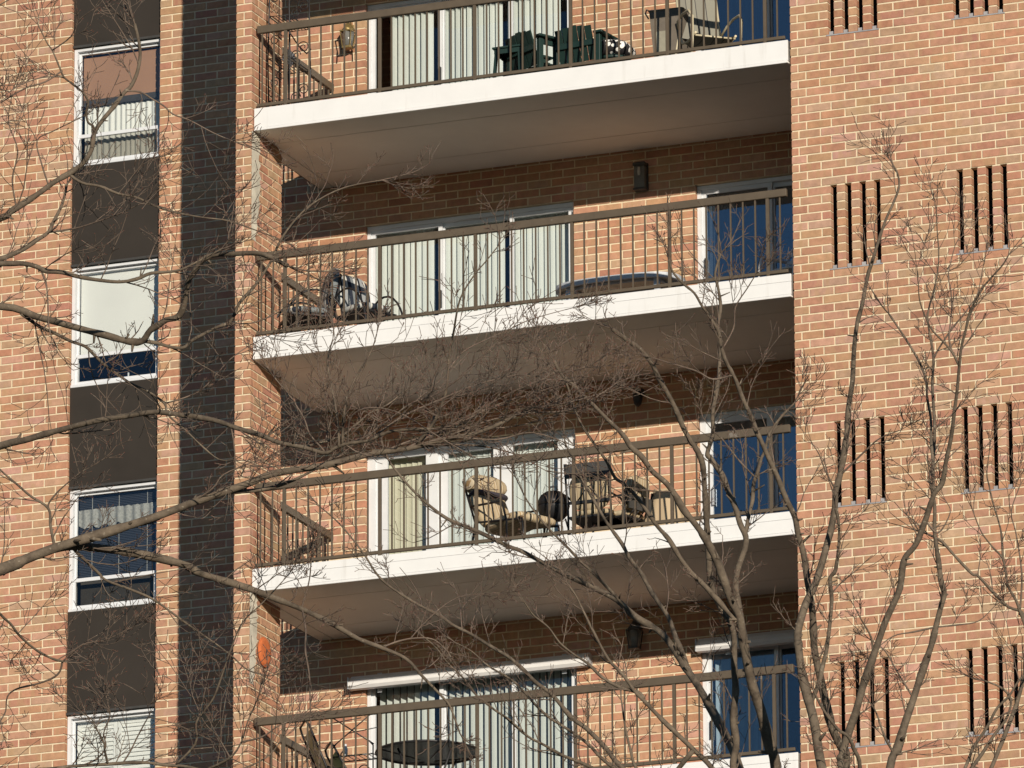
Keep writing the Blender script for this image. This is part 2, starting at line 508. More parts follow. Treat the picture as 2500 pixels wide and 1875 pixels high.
def core_cells(xa, xb, za, zb, holes):
    """boxes (x0,x1,z0,z1) that fill the rectangle without the holes"""
    xs = sorted({xa, xb, *[min(max(h[0], xa), xb) for h in holes], *[min(max(h[1], xa), xb) for h in holes]})
    out = []
    for x0, x1 in zip(xs, xs[1:]):
        if x1 - x0 < 1e-6: continue
        xm = (x0 + x1) / 2
        zz = sorted((h[2], h[3]) for h in holes if h[0] < xm < h[1])
        z = za
        for a, b in zz:
            if a > z: out.append((x0, x1, z, a))
            z = max(z, b)
        if z < zb: out.append((x0, x1, z, zb))
    return out

KB, KT = -92, 33                # courses built brick by brick
ZB, ZT = Z0 + KB * CO, Z0 + KT * CO
DL = (0.41, 3.13)               # wide balcony door
DR = (4.70, 6.62)               # narrow balcony door
WX = (-3.55, -2.35)             # window bay
DH = 20                         # door head, in courses above the floor

def wall_holes(k):
    h = [WX]
    if k % 28 < DH: h += [DL, DR]
    return h
e = 0.006
wall = empty('brick_wall', parent=bld)
tag(wall, label='set back brick wall behind the balconies and around the window bay')
hl = [(WX[0] - e, WX[1] + e, ZB - 1, ZT + 1)]
for fl in range(-1, 4):
    for d in (DL, DR):
        hl.append((d[0] - e, d[1] + e, Z0 - fl * FL - e, Z0 - fl * FL + DH * CO + e))
mb = MB()
for c in core_cells(-5.3, 6.80, ZB, ZT, hl):
    mb.box(c[0], c[1], WY + 0.007, WY + 0.30, c[2], c[3])
mb.build('mortar', M['mortar'], wall)
brick_obj('brickwork', rows_of(KB, KT, -5.3, 6.80, wall_holes, half_bond(0.10)), lambda u, d, z: (u, WY + d, z), wall, 'stuff')

# projecting block with the vent slits
BX = 6.807; BY = 0.0175
SLW, SLP = 0.073, 0.1775
GR = (7.279, 8.819)
def slits_at(k):
    return [(g_ + i * SLP, g_ + i * SLP + SLW) for g_ in GR for i in range(4)] if (k + 28) % 28 < 10 else []
def block_joints(k, a, b):
    o = BX + (0.19 if k % 2 else 0.36)
    n0 = math.floor((a - o) / BL)
    js = [o + n * BL for n in range(n0, n0 + int((b - a) / BL) + 4)]
    if k % 2 == 0: js = [x for x in js if x > BX + 0.3] + [BX + 0.093]
    if b - a < 0.2: js = []
    return sorted(js)
block = empty('brick_wall', parent=bld)
tag(block, label='sunlit projecting brick wall with groups of narrow vent slits')
hb = []
for n in range(-4, 2):
    z1 = Z0 + (10 + 28 * n) * CO
    for g_ in GR:
        for i in range(4):
            hb.append((g_ + i * SLP - e, g_ + i * SLP + SLW + e, z1 - 10 * CO - 0.002, z1 + 0.004))
mb = MB()
for c in core_cells(BX + 0.008, 10.45, ZB, ZT, hb):
    mb.box(c[0], c[1], BY + 0.007, BY + 0.105, c[2], c[3])
mb.box(BX + 0.008, 10.45, BY + 0.26, WY + 0.3, ZB, ZT)
mb.build('mortar', M['mortar'], block)
MB().box(BX + 0.1, 10.44, BY + 0.125, BY + 0.14, ZB, ZT).build('slit_shade_sheet', M['void'], block)  # added dark sheet standing in for the shade deep behind the slits
rects = rows_of(KB, KT, BX, 10.45, slits_at, block_joints)
face_b = lambda u, d, z: (u, BY + d, z)
single = [r for r in rects if r[1] - r[0] > 0.28 and 6.8 < r[0] and r[1] < 9.62 and Z0 - 8.3 < r[2] < Z0 + 0.05]
single.sort(key=lambda r: (abs((r[2] - Z0) + 2.4) * 1.0 + abs(r[0] - 8.3) * 0.25))
single = set(single[:300])
brick_obj('brickwork', [r for r in rects if r not in single], face_b, block, 'stuff')
for r in sorted(single, key=lambda r: (-r[2], r[0])):
    brick_obj('brick', [r], face_b, block)
# returns of the block's left corner
side_rects = rows_of(KB, KT, BY + 0.095, WY - 0.002, lambda k: [], half_bond(0.05))
brick_obj('brickwork', side_rects, lambda u, d, z: (BX + d, u, z), block, 'stuff')
for n in range(-4, 2):
    z0 = Z0 + 28 * n * CO
    if z0 > ZT or z0 < ZB: continue
    for g_ in GR:
        fl_ = MB().box(g_ - 0.02, g_ + 3 * SLP + SLW + 0.02, BY - 0.006, BY + 0.09, z0 - 0.009, z0 + 0.006)
        for i in range(4):
            fl_.box(g_ + i * SLP + 0.004, g_ + i * SLP + SLW - 0.004, BY + 0.03, BY + 0.1, z0 + 0.006, z0 + 0.055)
        fl_.build('vent_flashing', M['lead'], block)

# brick fin at the balcony corner
FX0, FX1, FY0, FY1 = -0.215, -0.008, -0.06, 0.852
fin = empty('brick_fin', parent=bld)
tag(fin, label='narrow free standing brick fin at the balcony corner')
MB().box(FX0 + 0.008, FX1 - 0.008, FY0 + 0.008, FY1 - 0.008, ZB, ZT).build('mortar', M['mortar'], fin)
fr_rects = rows_of(KB, KT, FX0, FX1, lambda k: [], lambda k, a, b: [(a + b) / 2] if k % 2 else [])
brick_obj('brickwork', fr_rects, lambda u, d, z: (u, FY0 + d, z), fin, 'stuff')
sd = rows_of(KB, KT, FY0 + 0.092, FY1, lambda k: [], lambda k, a, b: [FY0 + 0.10 + (0.10 if k % 2 else 0.235) + n * BL for n in range(4)])
brick_obj('brickwork', sd, lambda u, d, z: (FX1 - d, u, z), fin, 'stuff')
brick_obj('brickwork', sd, lambda u, d, z: (FX0 + d, u, z), fin, 'stuff')
bk = rows_of(KB, KT, FX0 + 0.092, FX1 - 0.092, lambda k: [], lambda k, a, b: [])
brick_obj('brickwork', bk, lambda u, d, z: (u, FY1 - d, z), fin, 'stuff')
# lime smears trowelled over the fin's corner under two of the slabs
def smear(zt, length, y1, seed):
    r = random.Random(seed)
    n = 26
    vs = []; fs = []
    for i in range(n + 1):
        z = zt - length * i / n
        w = (y1 - FY0) * (0.85 + 0.3 * r.random()) * (1.0 - 0.55 * max(0, (i / n - 0.55)) * 2)
        vs += [(FX1 + 0.003, FY0 + 0.002, z), (FX1 + 0.0045, FY0 + w * 0.6, z), (FX1 + 0.0028, FY0 + w, z)]
        if i: 
            a = (i - 1) * 3
            fs += [(a, a + 3, a + 4, a + 1), (a + 1, a + 4, a + 5, a + 2)]
    return MB().add(vs, fs).build('mortar_smear', M['patch'], fin)
smear(Z0 - 0.285, 1.35, 0.19, 3)
smear(Z0 - 2 * FL - 0.285, 1.10, 0.16, 8)

# the rest of the building, too far from the picture to show its bricks
def far_brick():
    m, nt, b, out = new_mat('far_brickwork')
    N = nt.nodes; L = nt.links
    ge = N.new('ShaderNodeNewGeometry'); sp = N.new('ShaderNodeSeparateXYZ'); cb = N.new('ShaderNodeCombineXYZ')
    L.new(ge.outputs['Position'], sp.inputs[0])
    ad = N.new('ShaderNodeMath'); ad.operation = 'ADD'
    L.new(sp.outputs[0], ad.inputs[0]); L.new(sp.outputs[1], ad.inputs[1])
    L.new(ad.outputs[0], cb.inputs[0]); L.new(sp.outputs[2], cb.inputs[1])
    br = N.new('ShaderNodeTexBrick')
    br.inputs['Scale'].default_value = 1.0; br.inputs['Brick Width'].default_value = BL; br.inputs['Row Height'].default_value = CO
    br.inputs['Mortar Size'].default_value = 0.0088
    br.inputs['Color1'].default_value = (0.49, 0.285, 0.19, 1); br.inputs['Color2'].default_value = (0.42, 0.21, 0.135, 1); br.inputs['Mortar'].default_value = (0.72, 0.60, 0.42, 1)
    L.new(cb.outputs[0], br.inputs['Vector']); L.new(br.outputs['Color'], b.inputs['Base Color'])
    b.inputs['Roughness'].default_value = 0.9
    return m
M['far_brick'] = far_brick()
TOP = 46.0
mb = MB()
mb.box(-15, -5.31, WY, WY + 0.3, 0, TOP)
mb.box(-5.31, WX[0] - 0.01, WY, WY + 0.3, 0, ZB - 0.003); mb.box(WX[1] + 0.01, 6.80, WY, WY + 0.3, 0, ZB - 0.003)
mb.box(-5.31, 6.80, WY, WY + 0.3, ZT + 0.003, TOP)
mb.box(BX, 10.46, BY, WY + 0.3, 0, ZB - 0.003); mb.box(BX, 10.46, BY, WY + 0.3, ZT + 0.003, TOP); mb.box(10.463, 17, BY, WY + 0.3, 0, TOP)
mb.box(FX0, FX1, FY0, FY1, 0, ZB - 0.003); mb.box(FX0, FX1, FY0, FY1, ZT + 0.003, TOP)
mb.build('brick_wall', M['far_brick'], bld)
MB().box(-15, 17, 9.0, 9.3, 0, TOP).box(-15, -14.7, WY + 0.31, 9.0, 0, TOP).box(16.7, 17, WY + 0.31, 9.0, 0, TOP).build('building_shell', M['far_brick'], bld)
MB().box(-15.2, 17.2, -0.2, 9.5, TOP, TOP + 0.4).build('roof', M['slab'], bld)

# balconies
for fl in range(-1, 4):
    z = Z0 - fl * FL
    sl = MB().box(0.0, 6.79, 0.012, WY + 0.004, z - 0.252, z - 0.004).box(-0.19, -0.001, FY1 + 0.012, WY + 0.004, z - 0.252, z - 0.004).build('balcony_slab', M['slab'], bld)
    xr = 6.785
    if fl == 0:
        MB().bbox(0.002, xr, -0.008, 0.011, z - 0.246, z + 0.002, 0.003).build('fascia_board', M['fascia'], sl)
    else:
        MB().bbox(0.002, xr, -0.006, 0.011, z - 0.090, z + 0.002, 0.003).build('fascia_board', M['fascia'], sl)
        MB().bbox(0.002, xr, -0.010, 0.011, z - 0.246, z - 0.0935, 0.003).build('fascia_board', M['fascia'], sl)
    MB().bbox(0.002, xr, -0.018, 0.013, z - 0.279, z - 0.249, 0.004).build('drip_edge', M['fascia'], sl)
    # outer left edge trim behind the fin
    MB().bbox(-0.207, -0.192, FY1 + 0.014, WY - 0.003, z - 0.27, z, 0.002).build('edge_trim', M['rail'], sl)
    for (y0, y1) in ((0.016, 0.552), (0.566, 1.845), (1.859, WY - 0.003)):
        MB().bbox(0.0, xr, y0, y1, z - 0.275, z - 0.2535, 0.003).build('soffit_panel', M['soffit'], sl)
    MB().bbox(-0.188, -0.014, FY1 + 0.016, WY - 0.003, z - 0.275, z - 0.2535, 0.003).build('soffit_panel', M['soffit'], sl)

# railings
RLAB = ['brown metal railing of the top balcony, in front of green chairs and sling chair',
        'brown metal railing in front of striped cushion chairs and long grey table',
        'brown metal railing in front of beige cushioned chairs and kettle grill',
        'brown metal railing of the lowest balcony, in front of round mesh table']
bal_me = MB().box(-0.0085, 0.0085, -0.0085, 0.0085, 0.073, 0.957).mesh('baluster', M['rail'])
post_me = MB().bbox(-0.0185, 0.0185, -0.0185, 0.0185, 0.003, 0.958, 0.002).mesh('post', M['rail'])
for fl in range(4):
    z = Z0 - fl * FL
    t = thing('balcony_railing', RLAB[fl], 'railing', (0, 0, z), group='railings of the stacked balconies')
    tr = MB().bbox(0.02, 6.73, 0.022, 0.078, 0.956, 1.050, 0.006).build('top_rail', M['rail'], t)
    MB().bbox(0.02, 6.735, 0.033, 0.067, 0.034, 0.074, 0.004).build('bottom_rail', M['rail'], t)
    posts = [0.386 + 1.2205 * i for i in range(6)]
    for x in posts: obj_of(post_me, 'post', t, (x, 0.05, 0))
    xs = [posts[0] - 0.1525 * i for i in (1, 2)] + [posts[-1] + 0.1525]
    for a in posts[:-1]: xs += [a + 0.15256 * i for i in range(1, 8)]
    for x in xs: obj_of(bal_me, 'baluster', t, (x, 0.05, 0))
    sx = -0.03
    MB().bbox(sx - 0.028, sx + 0.028, FY1 + 0.004, WY - 0.006, 0.956, 1.050, 0.006).build('top_rail', M['rail'], t)
    MB().bbox(sx - 0.017, sx + 0.017, FY1 + 0.004, WY - 0.006, 0.034, 0.074, 0.004).build('bottom_rail', M['rail'], t)
    n = 10
    for i in range(n): obj_of(bal_me, 'baluster', t, (sx, FY1 + 0.11 + i * 0.1525, 0))

# rooms behind the glass
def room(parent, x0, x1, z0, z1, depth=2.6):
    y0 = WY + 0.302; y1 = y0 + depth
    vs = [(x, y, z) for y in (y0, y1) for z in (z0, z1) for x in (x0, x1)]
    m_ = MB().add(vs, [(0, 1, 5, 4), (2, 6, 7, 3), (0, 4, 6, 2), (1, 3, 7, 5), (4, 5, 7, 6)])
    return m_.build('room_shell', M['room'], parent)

def sliding_door(fl, x0, x1, cuts, st=0.05, top=None, jamb=0.045, frame=None, glass=None, handle=None):
    """cuts: x of the meeting stiles' centres; st: stile width; jamb: outer frame width"""
    z = Z0 - fl * FL; zt = z + DH * CO
    fm = frame or M['white']; gm = glass or M['glass']
    y = WY + 0.065
    o = empty('sliding_door', parent=bld)
    f = MB()
    f.box(x0 + 0.001, x0 + jamb, y, y + 0.12, z, zt - 0.001).box(x1 - jamb, x1 - 0.001, y, y + 0.12, z, zt - 0.001)
    f.box(x0 + jamb, x1 - jamb, y, y + 0.12, zt - 0.05, zt - 0.001).box(x0 + jamb, x1 - jamb, y, y + 0.12, z, z + 0.04)
    f.build('frame', fm, o)
    edges = [x0 + jamb] + cuts + [x1 - jamb]
    for i in range(len(edges) - 1):
        a, b = edges[i] + 0.001, edges[i + 1] - 0.001
        yy = y + (0.02 if i % 2 == 0 else 0.062)
        ov = 0.018
        a2 = a - (ov if i > 0 else 0); b2 = b + (ov if i < len(edges) - 2 else 0)
        p = MB()
        p.box(a2, a2 + st, yy, yy + 0.036, z + 0.041, zt - 0.051).box(b2 - st, b2, yy, yy + 0.036, z + 0.041, zt - 0.051)
        p.box(a2 + st, b2 - st, yy, yy + 0.036, zt - 0.051 - (top or st), zt - 0.051).box(a2 + st, b2 - st, yy, yy + 0.036, z + 0.041, z + 0.041 + st * 1.4)
        p.build('door_panel', fm, o)
        MB().box(a2 + st - 0.004, b2 - st + 0.004, yy + 0.015, yy + 0.021, z + 0.041 + st * 1.4 - 0.004, zt - 0.047 - (top or st)).build('pane', gm, o)
    if handle:
        hx, side = handle
        MB().bbox(hx - 0.012, hx + 0.012, y - 0.018, y + 0.019, z + 0.90, z + 1.12, 0.004).build('handle', M['black'] if side else M['alu'], o)
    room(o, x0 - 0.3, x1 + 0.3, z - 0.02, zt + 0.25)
    return o

M['glass_side'] = glass_mat('side_door_glass', 0.05, (0.86, 0.92, 0.97))
WIDE = [1.37, 2.285]
for fl in range(4):
    if fl == 2:
        sliding_door(fl, *DL, [1.30, 2.16], st=0.15, top=0.06, jamb=0.105, handle=None)
        sliding_door(fl, *DR, [5.60], st=0.075, jamb=0.075, glass=M['glass_dark'], handle=(4.86, 0))
    else:
        sliding_door(fl, *DL, WIDE, handle=(1.372, 1))
        sliding_door(fl, *DR, [5.63], st=0.055, jamb=0.05, glass=M['glass_dark'] if fl < 3 else M['glass_side'], handle=(4.80, 1))

# window bay: brown panels with a window in each storey
for fl in range(-1, 4):
    z = Z0 - fl * FL
    za, zb = z + 1.985, z + 0.428 + FL
    p = MB().bbox(WX[0] + 0.002, WX[1] - 0.002, WY + 0.045, WY + 0.09, za, zb, 0.004)
    po = p.build('spandrel_panel', M['panel'], bld)
    MB().bbox(WX[0] + 0.004, WX[1] - 0.004, WY + 0.022, WY + 0.044, za - 0.012, za + 0.018, 0.003).build('drip_strip', M['dark'], po)
    MB().box(WX[0] - 0.004, WX[1] + 0.004, WY + 0.10, WY + 0.29, za + 0.03, zb - 0.03).build('panel_backing', M['dark'], po)
MB().box(WX[0], WX[1], WY + 0.05, WY + 0.3, 0, ZB).build('bay_cladding', M['panel'], bld)

def window(fl):
    z = Z0 - fl * FL
    x0, x1, z0, z1 = WX[0] + 0.006, WX[1] - 0.006, z + 0.43, z + 1.972
    y = WY + 0.07
    o = empty('window', parent=bld)
    MB().box(x0, x0 + 0.045, y, y + 0.14, z0, z1).box(x1 - 0.03, x1, y, y + 0.14, z0, z1).box(x0 + 0.045, x1 - 0.03, y, y + 0.14, z1 - 0.04, z1).box(x0 + 0.045, x1 - 0.03, y, y + 0.14, z0, z0 + 0.035).build('frame', M['white'], o)
    MB().bbox(x0, x1, y - 0.03, y - 0.001, z0 - 0.004, z0 + 0.03, 0.004).build('sill', M['white'], o)
    zm = z + 0.83
    a, b = x0 + 0.046, x1 - 0.031
    MB().bbox(a, b, y + 0.02, y + 0.055, zm - 0.025, zm + 0.022, 0.004).build('meeting_rail', M['white'], o)
    # upper sash set behind, lower sash with insect screen in front
    s = MB().box(a, a + 0.024, y + 0.06, y + 0.09, zm - 0.02, z1 - 0.041).box(b - 0.024, b, y + 0.06, y + 0.09, zm - 0.02, z1 - 0.041).box(a + 0.024, b - 0.024, y + 0.06, y + 0.09, z1 - 0.070, z1 - 0.041)
    so = s.build('sash', M['white'], o)
    MB().box(a + 0.02, b - 0.02, y + 0.072, y + 0.077, zm - 0.02, z1 - 0.08).build('pane', M['glass'], so)
    s = MB().box(a, a + 0.03, y + 0.02, y + 0.05, z0 + 0.041, zm - 0.026).box(b - 0.03, b, y + 0.02, y + 0.05, z0 + 0.041, zm - 0.026).box(a + 0.03, b - 0.03, y + 0.02, y + 0.05, z0 + 0.041, z0 + 0.075)
    so = s.build('sash', M['white'], o)
    MB().box(a + 0.026, b - 0.026, y + 0.036, y + 0.041, z0 + 0.072, zm - 0.022).build('pane', M['glass'] if fl != 0 and fl != 2 else M['screen'], so)
    MB().box(WX[0] - 0.004, WX[0] + 0.004, WY + 0.22, WY + 0.3, z0 - .1, z1 + .1).box(WX[1] - 0.004, WX[1] + 0.004, WY + 0.22, WY + 0.3, z0 - .1, z1 + .1).build('jamb_lining', M['white'], o)
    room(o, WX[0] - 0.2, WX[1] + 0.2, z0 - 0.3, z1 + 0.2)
    return o
M['screen'] = glass_mat('screened_glass', 0.01, (0.76, 0.76, 0.74), 1.35)
for fl in range(4): window(fl)
# ------------------------------------------------------------------ blinds and curtains
def vertical_blind(fl, x0, x1, m, label, ang=28, pitch=0.076, w=0.088, y=WY + 0.235, gaps=(), jit=5, drop=0.02):
    z = Z0 - fl * FL; zt = z + DH * CO - 0.03
    t = thing('vertical_blind', label, 'blind', ((x0 + x1) / 2, y, z), group='vertical blinds behind balcony doors')
    MB().bbox(x0 - t.location.x, x1 - t.location.x, -0.02, 0.02, zt - z, zt - z + 0.035, 0.003).build('head_rail', M['white'], t)
    # one slat: a gently curved strip
    n = 4
    vs = []; fs = []
    for k in range(2):
        for i in range(n + 1):
            u = i / n - 0.5
            vs.append((u * w, 0.006 * (1 - 4 * u * u), drop if k == 0 else zt - z - 0.004))
    for i in range(n): fs.append((i, i + 1, n + 2 + i, n + 1 + i))
    me = MB().add(vs, fs, True).mesh('slat', m)
    r = random.Random(fl * 7 + int(x0 * 10))
    x = x0 + w / 2
    while x < x1 - w / 3:
        if not any(a < x < b for a, b in gaps):
            obj_of(me, 'slat', t, (x - t.location.x, 0, 0), math.radians(ang + r.uniform(-jit, jit)))
        x += pitch
    return t
vertical_blind(0, 0.52, 3.06, M['blind'], 'cream vertical blind behind the top balcony door beside green chairs', 42, gaps=((0.56, 0.66), (1.24, 1.31), (2.13, 2.2), (2.9, 3.0)), jit=9)
vertical_blind(1, 0.46, 3.06, M['blind'], 'cream vertical blind behind the door between striped chairs and grey table', 33, gaps=((1.24, 1.31), (2.15, 2.22), (2.96, 3.1)))
vertical_blind(2, 0.55, 1.12, M['blind_beige'], 'narrow beige vertical blind in the thick white framed door', 12, jit=3)
vertical_blind(2, 1.40, 2.08, M['blind'], 'pale vertical blind behind the beige lounge chair', 12, jit=3)
vertical_blind(2, 2.22, 2.98, M['blind'], 'pale vertical blind behind the kettle grill', 12, jit=3, gaps=((2.84, 2.95),))
vertical_blind(3, 0.50, 3.06, M['blind'], 'half open white vertical blind behind the round mesh table', 60, pitch=0.09, gaps=((1.22, 1.33),), jit=4)
vertical_blind(3, 4.80, 5.62, M['blind'], 'half open vertical blind in the lowest shaded side door', 40, pitch=0.088, jit=4)

def sheet(name, label, cat, x0, x1, z0, z1, y, m, fn=None, nu=40, nv=4, group=None):
    cx = (x0 + x1) / 2
    f = fn or (lambda u, v: 0.0)
    o = MB().grid(lambda u, v: (x0 - cx + (x1 - x0) * u, f(u, v), (z1 - z0) * v), nu, nv).build(name, m, None, (cx, y, z0))
    return tag(o, label, cat, group)
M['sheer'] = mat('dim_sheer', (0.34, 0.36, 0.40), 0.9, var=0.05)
M['tan_shade'] = mat('tan_shade_cloth', lin((168, 128, 102)), 0.85, var=0.05, scale=3)
M['curtain'] = mat('white_voile', (0.78, 0.78, 0.74), 0.9, var=0.03, scale=3)
M['white_shade'] = mat('white_shade_cloth', (0.86, 0.855, 0.81), 0.85, var=0.03, scale=2)
M['navy'] = mat('navy_slat', (0.05, 0.056, 0.07), 0.45, var=0.1, scale=3)
M['lace'] = mat('grey_lace', (0.32, 0.32, 0.30), 0.9, var=0.3, scale=40)
wx0, wx1 = WX[0] + 0.07, WX[1] - 0.055
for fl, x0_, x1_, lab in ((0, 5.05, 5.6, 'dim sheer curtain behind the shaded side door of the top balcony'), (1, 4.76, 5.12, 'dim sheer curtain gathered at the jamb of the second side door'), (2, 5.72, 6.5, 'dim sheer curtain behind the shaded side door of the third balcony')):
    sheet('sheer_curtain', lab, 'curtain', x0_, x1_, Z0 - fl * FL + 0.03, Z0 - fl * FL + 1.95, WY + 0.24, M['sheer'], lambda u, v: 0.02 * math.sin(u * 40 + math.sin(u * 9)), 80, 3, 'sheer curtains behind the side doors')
# top window: tan roller shade above white curtains
z = Z0
t = thing('roller_shade', 'tan roller shade half drawn in the top bay window', 'shade', ((wx0 + wx1) / 2, WY + 0.21, z + 1.30))
hw = (wx1 - wx0) / 2
MB().grid(lambda u, v: (-hw + 2 * hw * u, 0.004 * math.sin(6 * u), 0.03 + 0.56 * v), 12, 4).build('cloth', M['tan_shade'], t)
MB().bbox(-hw, hw, -0.012, 0.012, -0.05, 0.03, 0.004).build('hem_bar', M['dark'], t)
sheet('curtain', 'gathered white cafe curtain in the top bay window', 'curtain', wx0, wx1, z + 0.45, z + 1.29, WY + 0.26, M['curtain'], lambda u, v: 0.016 * math.sin(u * 92 + 1.3 * math.sin(u * 11)) * (0.55 + 0.45 * (1 - v)), 160, 5)
# second window: white shade, dark room below with candles
z = Z0 - FL
sheet('roller_shade', 'plain white roller shade drawn down over two thirds of a bay window', 'shade', wx0, wx1, z + 0.84, z + 1.93, WY + 0.20, M['white_shade'], lambda u, v: 0.003 * math.sin(u * 9), 16, 4)
for x, h, lab in ((-2.85, 0.12, 'taller white candle standing on the bay window sill'), (-3.06, 0.055, 'short white candle on the bay window sill')):
    t = thing('candle', lab, 'candle', (x, WY + 0.24, z + 0.46), group='candles on the window sill')
    MB().lathe([(0.011, 0.018), (0.011, 0.018 + h)], 10).build('stick', M['white'], t)
    MB().lathe([(0.03, 0.0), (0.03, 0.006), (0.014, 0.012), (0.014, 0.02)], 12).build('holder', M['alu'], t)
MB().box(WX[0], WX[1], WY + 0.2, WY + 0.32, z + 0.43, z + 0.459).build('window_stool', M['white'], bld)
o = MB().pad((0, 0, 0.05), 0.16, 0.05, 0.05).build('woven_basket', mat('wicker', (0.42, 0.33, 0.22), 0.9, var=0.5, scale=60), None, (-3.27, WY + 0.26, z + 0.46))
tag(o, 'small woven basket on the sill beside the candles', 'basket')
# third window: dark venetian blind with a lace valance behind the glass
z = Z0 - 2 * FL
t = thing('venetian_blind', 'dark navy venetian blind in the bay window with lace valance', 'blind', ((wx0 + wx1) / 2, WY + 0.22, z + 0.45))
me = MB().box(-hw, hw, -0.011, 0.011, -0.0008, 0.0008).mesh('slat', M['navy'])
n = int((1.93 - 0.86) / 0.021)
for i in range(n):
    o = obj_of(me, 'slat', t, (0, 0, 0.42 + i * 0.021)); o.rotation_euler = (math.radians(52), 0, 0)
for x in (-0.36, 0.0, 0.38): MB().box(x - 0.004, x + 0.004, -0.016, -0.013, 0.41, 1.48).build('ladder_tape', M['lace'], t)
MB().bbox(-hw, hw, -0.015, 0.015, 1.47, 1.505, 0.003).build('head_rail', M['navy'], t)
vr = random.Random(4)
vb = MB()
vb.grid(lambda u, v: (wx0 + (wx1 - wx0) * u, WY + 0.195 + 0.012 * math.sin(u * 60) + vr.uniform(-.003, .003), z + 1.74 - 0.19 * (1 - v) - (1 - v) * 0.05 * abs(math.sin(u * 19)) + vr.uniform(-.006, .006)), 70, 6)
o = vb.build('lace_valance', M['lace']); tag(o, 'scalloped grey lace valance hung across the navy venetian blind', 'valance')
o = MB().box(wx0, wx1, WY + 0.27, WY + 0.275, z + 0.45, z + 0.88).build('window_curtain', mat('grey_brown_drape', (0.11, 0.10, 0.085), 0.9)); tag(o, 'dim grey brown drape behind the screened lower sash', 'curtain')
# lowest window: white shutters
z = Z0 - 3 * FL
for s_, (a, b), lab in ((0, (wx0, wx0 + hw - 0.004), 'white louvred shutter, outer leaf of the lowest bay window'), (1, (wx0 + hw + 0.004, wx1), 'white louvred shutter, leaf nearest the balcony in the lowest bay window')):
    t = thing('window_shutter', lab, 'shutter', ((a + b) / 2, WY + 0.22, z + 0.45), group='shutter leaves of the lowest bay window')
    w_ = (b - a) / 2
    MB().box(-w_, -w_ + 0.05, 0, 0.028, 0, 1.48).box(w_ - 0.05, w_, 0, 0.028, 0, 1.48).box(-w_ + 0.05, w_ - 0.05, 0, 0.028, 1.40, 1.48).box(-w_ + 0.05, w_ - 0.05, 0, 0.028, 0, 0.08).build('stile_frame', M['white_shade'], t)
    me = MB().bbox(-w_ + 0.05, w_ - 0.05, -0.031, 0.031, -0.004, 0.004, 0.002).mesh('louver', M['white_shade'])
    for i in range(25):
        o = obj_of(me, 'louver', t, (0, 0.014, 0.11 + i * 0.053)); o.rotation_euler = (math.radians(66), 0, 0)

# ------------------------------------------------------------------ awnings, lamps, plaque
M['awning'] = mat('white_awning_case', (0.74, 0.74, 0.74), 0.4, var=0.05)
def awning(x0, x1, z, label):
    t = thing('awning_cassette', label, 'awning', ((x0 + x1) / 2, WY, z), group='rolled awnings over the lowest doors')
    w_ = (x1 - x0) / 2
    prof = [(0, 0.16), (-0.04, 0.175), (-0.115, 0.12), (-0.15, 0.07), (-0.155, 0.035), (-0.13, 0.0), (-0.08, -0.008), (0, 0.01)]
    n = len(prof)
    vs = [(x, y, z_) for x in (-w_, w_) for y, z_ in prof]
    fs = [(i, (i + 1) % n, n + (i + 1) % n, n + i) for i in range(n)] + [tuple(reversed(range(n))), tuple(range(n, 2 * n))]
    MB().add(vs, fs).build('case', M['awning'], t, (0, -0.004, 0))
    for x in (-w_ + 0.35, w_ - 0.35): MB().bbox(x - 0.03, x + 0.03, -0.003, 0.0, -0.04, 0.2, 0.001).build('bracket', M['alu'], t)
    for x in (-w_ - 0.006, w_ + 0.006): MB().bbox(x - 0.006, x + 0.006, -0.15, -0.004, 0.0, 0.15, 0.003).build('end_cap', M['alu'], t)
    return t
z3 = Z0 - 3 * FL
awning(0.25, 3.325, z3 + 1.895, 'long white rolled awning above the wide lowest door')
awning(4.70, 6.60, z3 + 1.925, 'short white rolled awning above the shaded side door')

M['frost'] = mat('smoked_glass', (0.16, 0.16, 0.15), 0.25, var=0.2, scale=8)
M['bulb'] = mat('milk_glass', (0.55, 0.54, 0.5), 0.3)
M['brass'] = mat('old_brass', (0.30, 0.22, 0.09), 0.45, metal=0.5, var=0.25, scale=14)
# box lamp on the second balcony
t = thing('wall_lamp', 'dark rectangular wall lamp above the long grey table', 'lamp', (4.02, WY, Z0 - FL + 2.03), group='wall lamps beside the side doors')
MB().bbox(-0.085, 0.085, -0.02, 0.0, 0.0, 0.35, 0.004).build('back_plate', M['dark'], t)
MB().bbox(-0.08, 0.08, -0.11, -0.02, 0.0, 0.03, 0.006).bbox(-0.08, 0.08, -0.12, -0.02, 0.30, 0.35, 0.012).build('cap', M['dark'], t)
MB().bbox(-0.068, 0.068, -0.10, -0.021, 0.031, 0.299, 0.004).build('lens', M['frost'], t)
MB().lathe([(0.014, 0.18), (0.02, 0.22), (0.016, 0.28)], 10, (0, -0.107, 0)).build('bulb', M['bulb'], t)
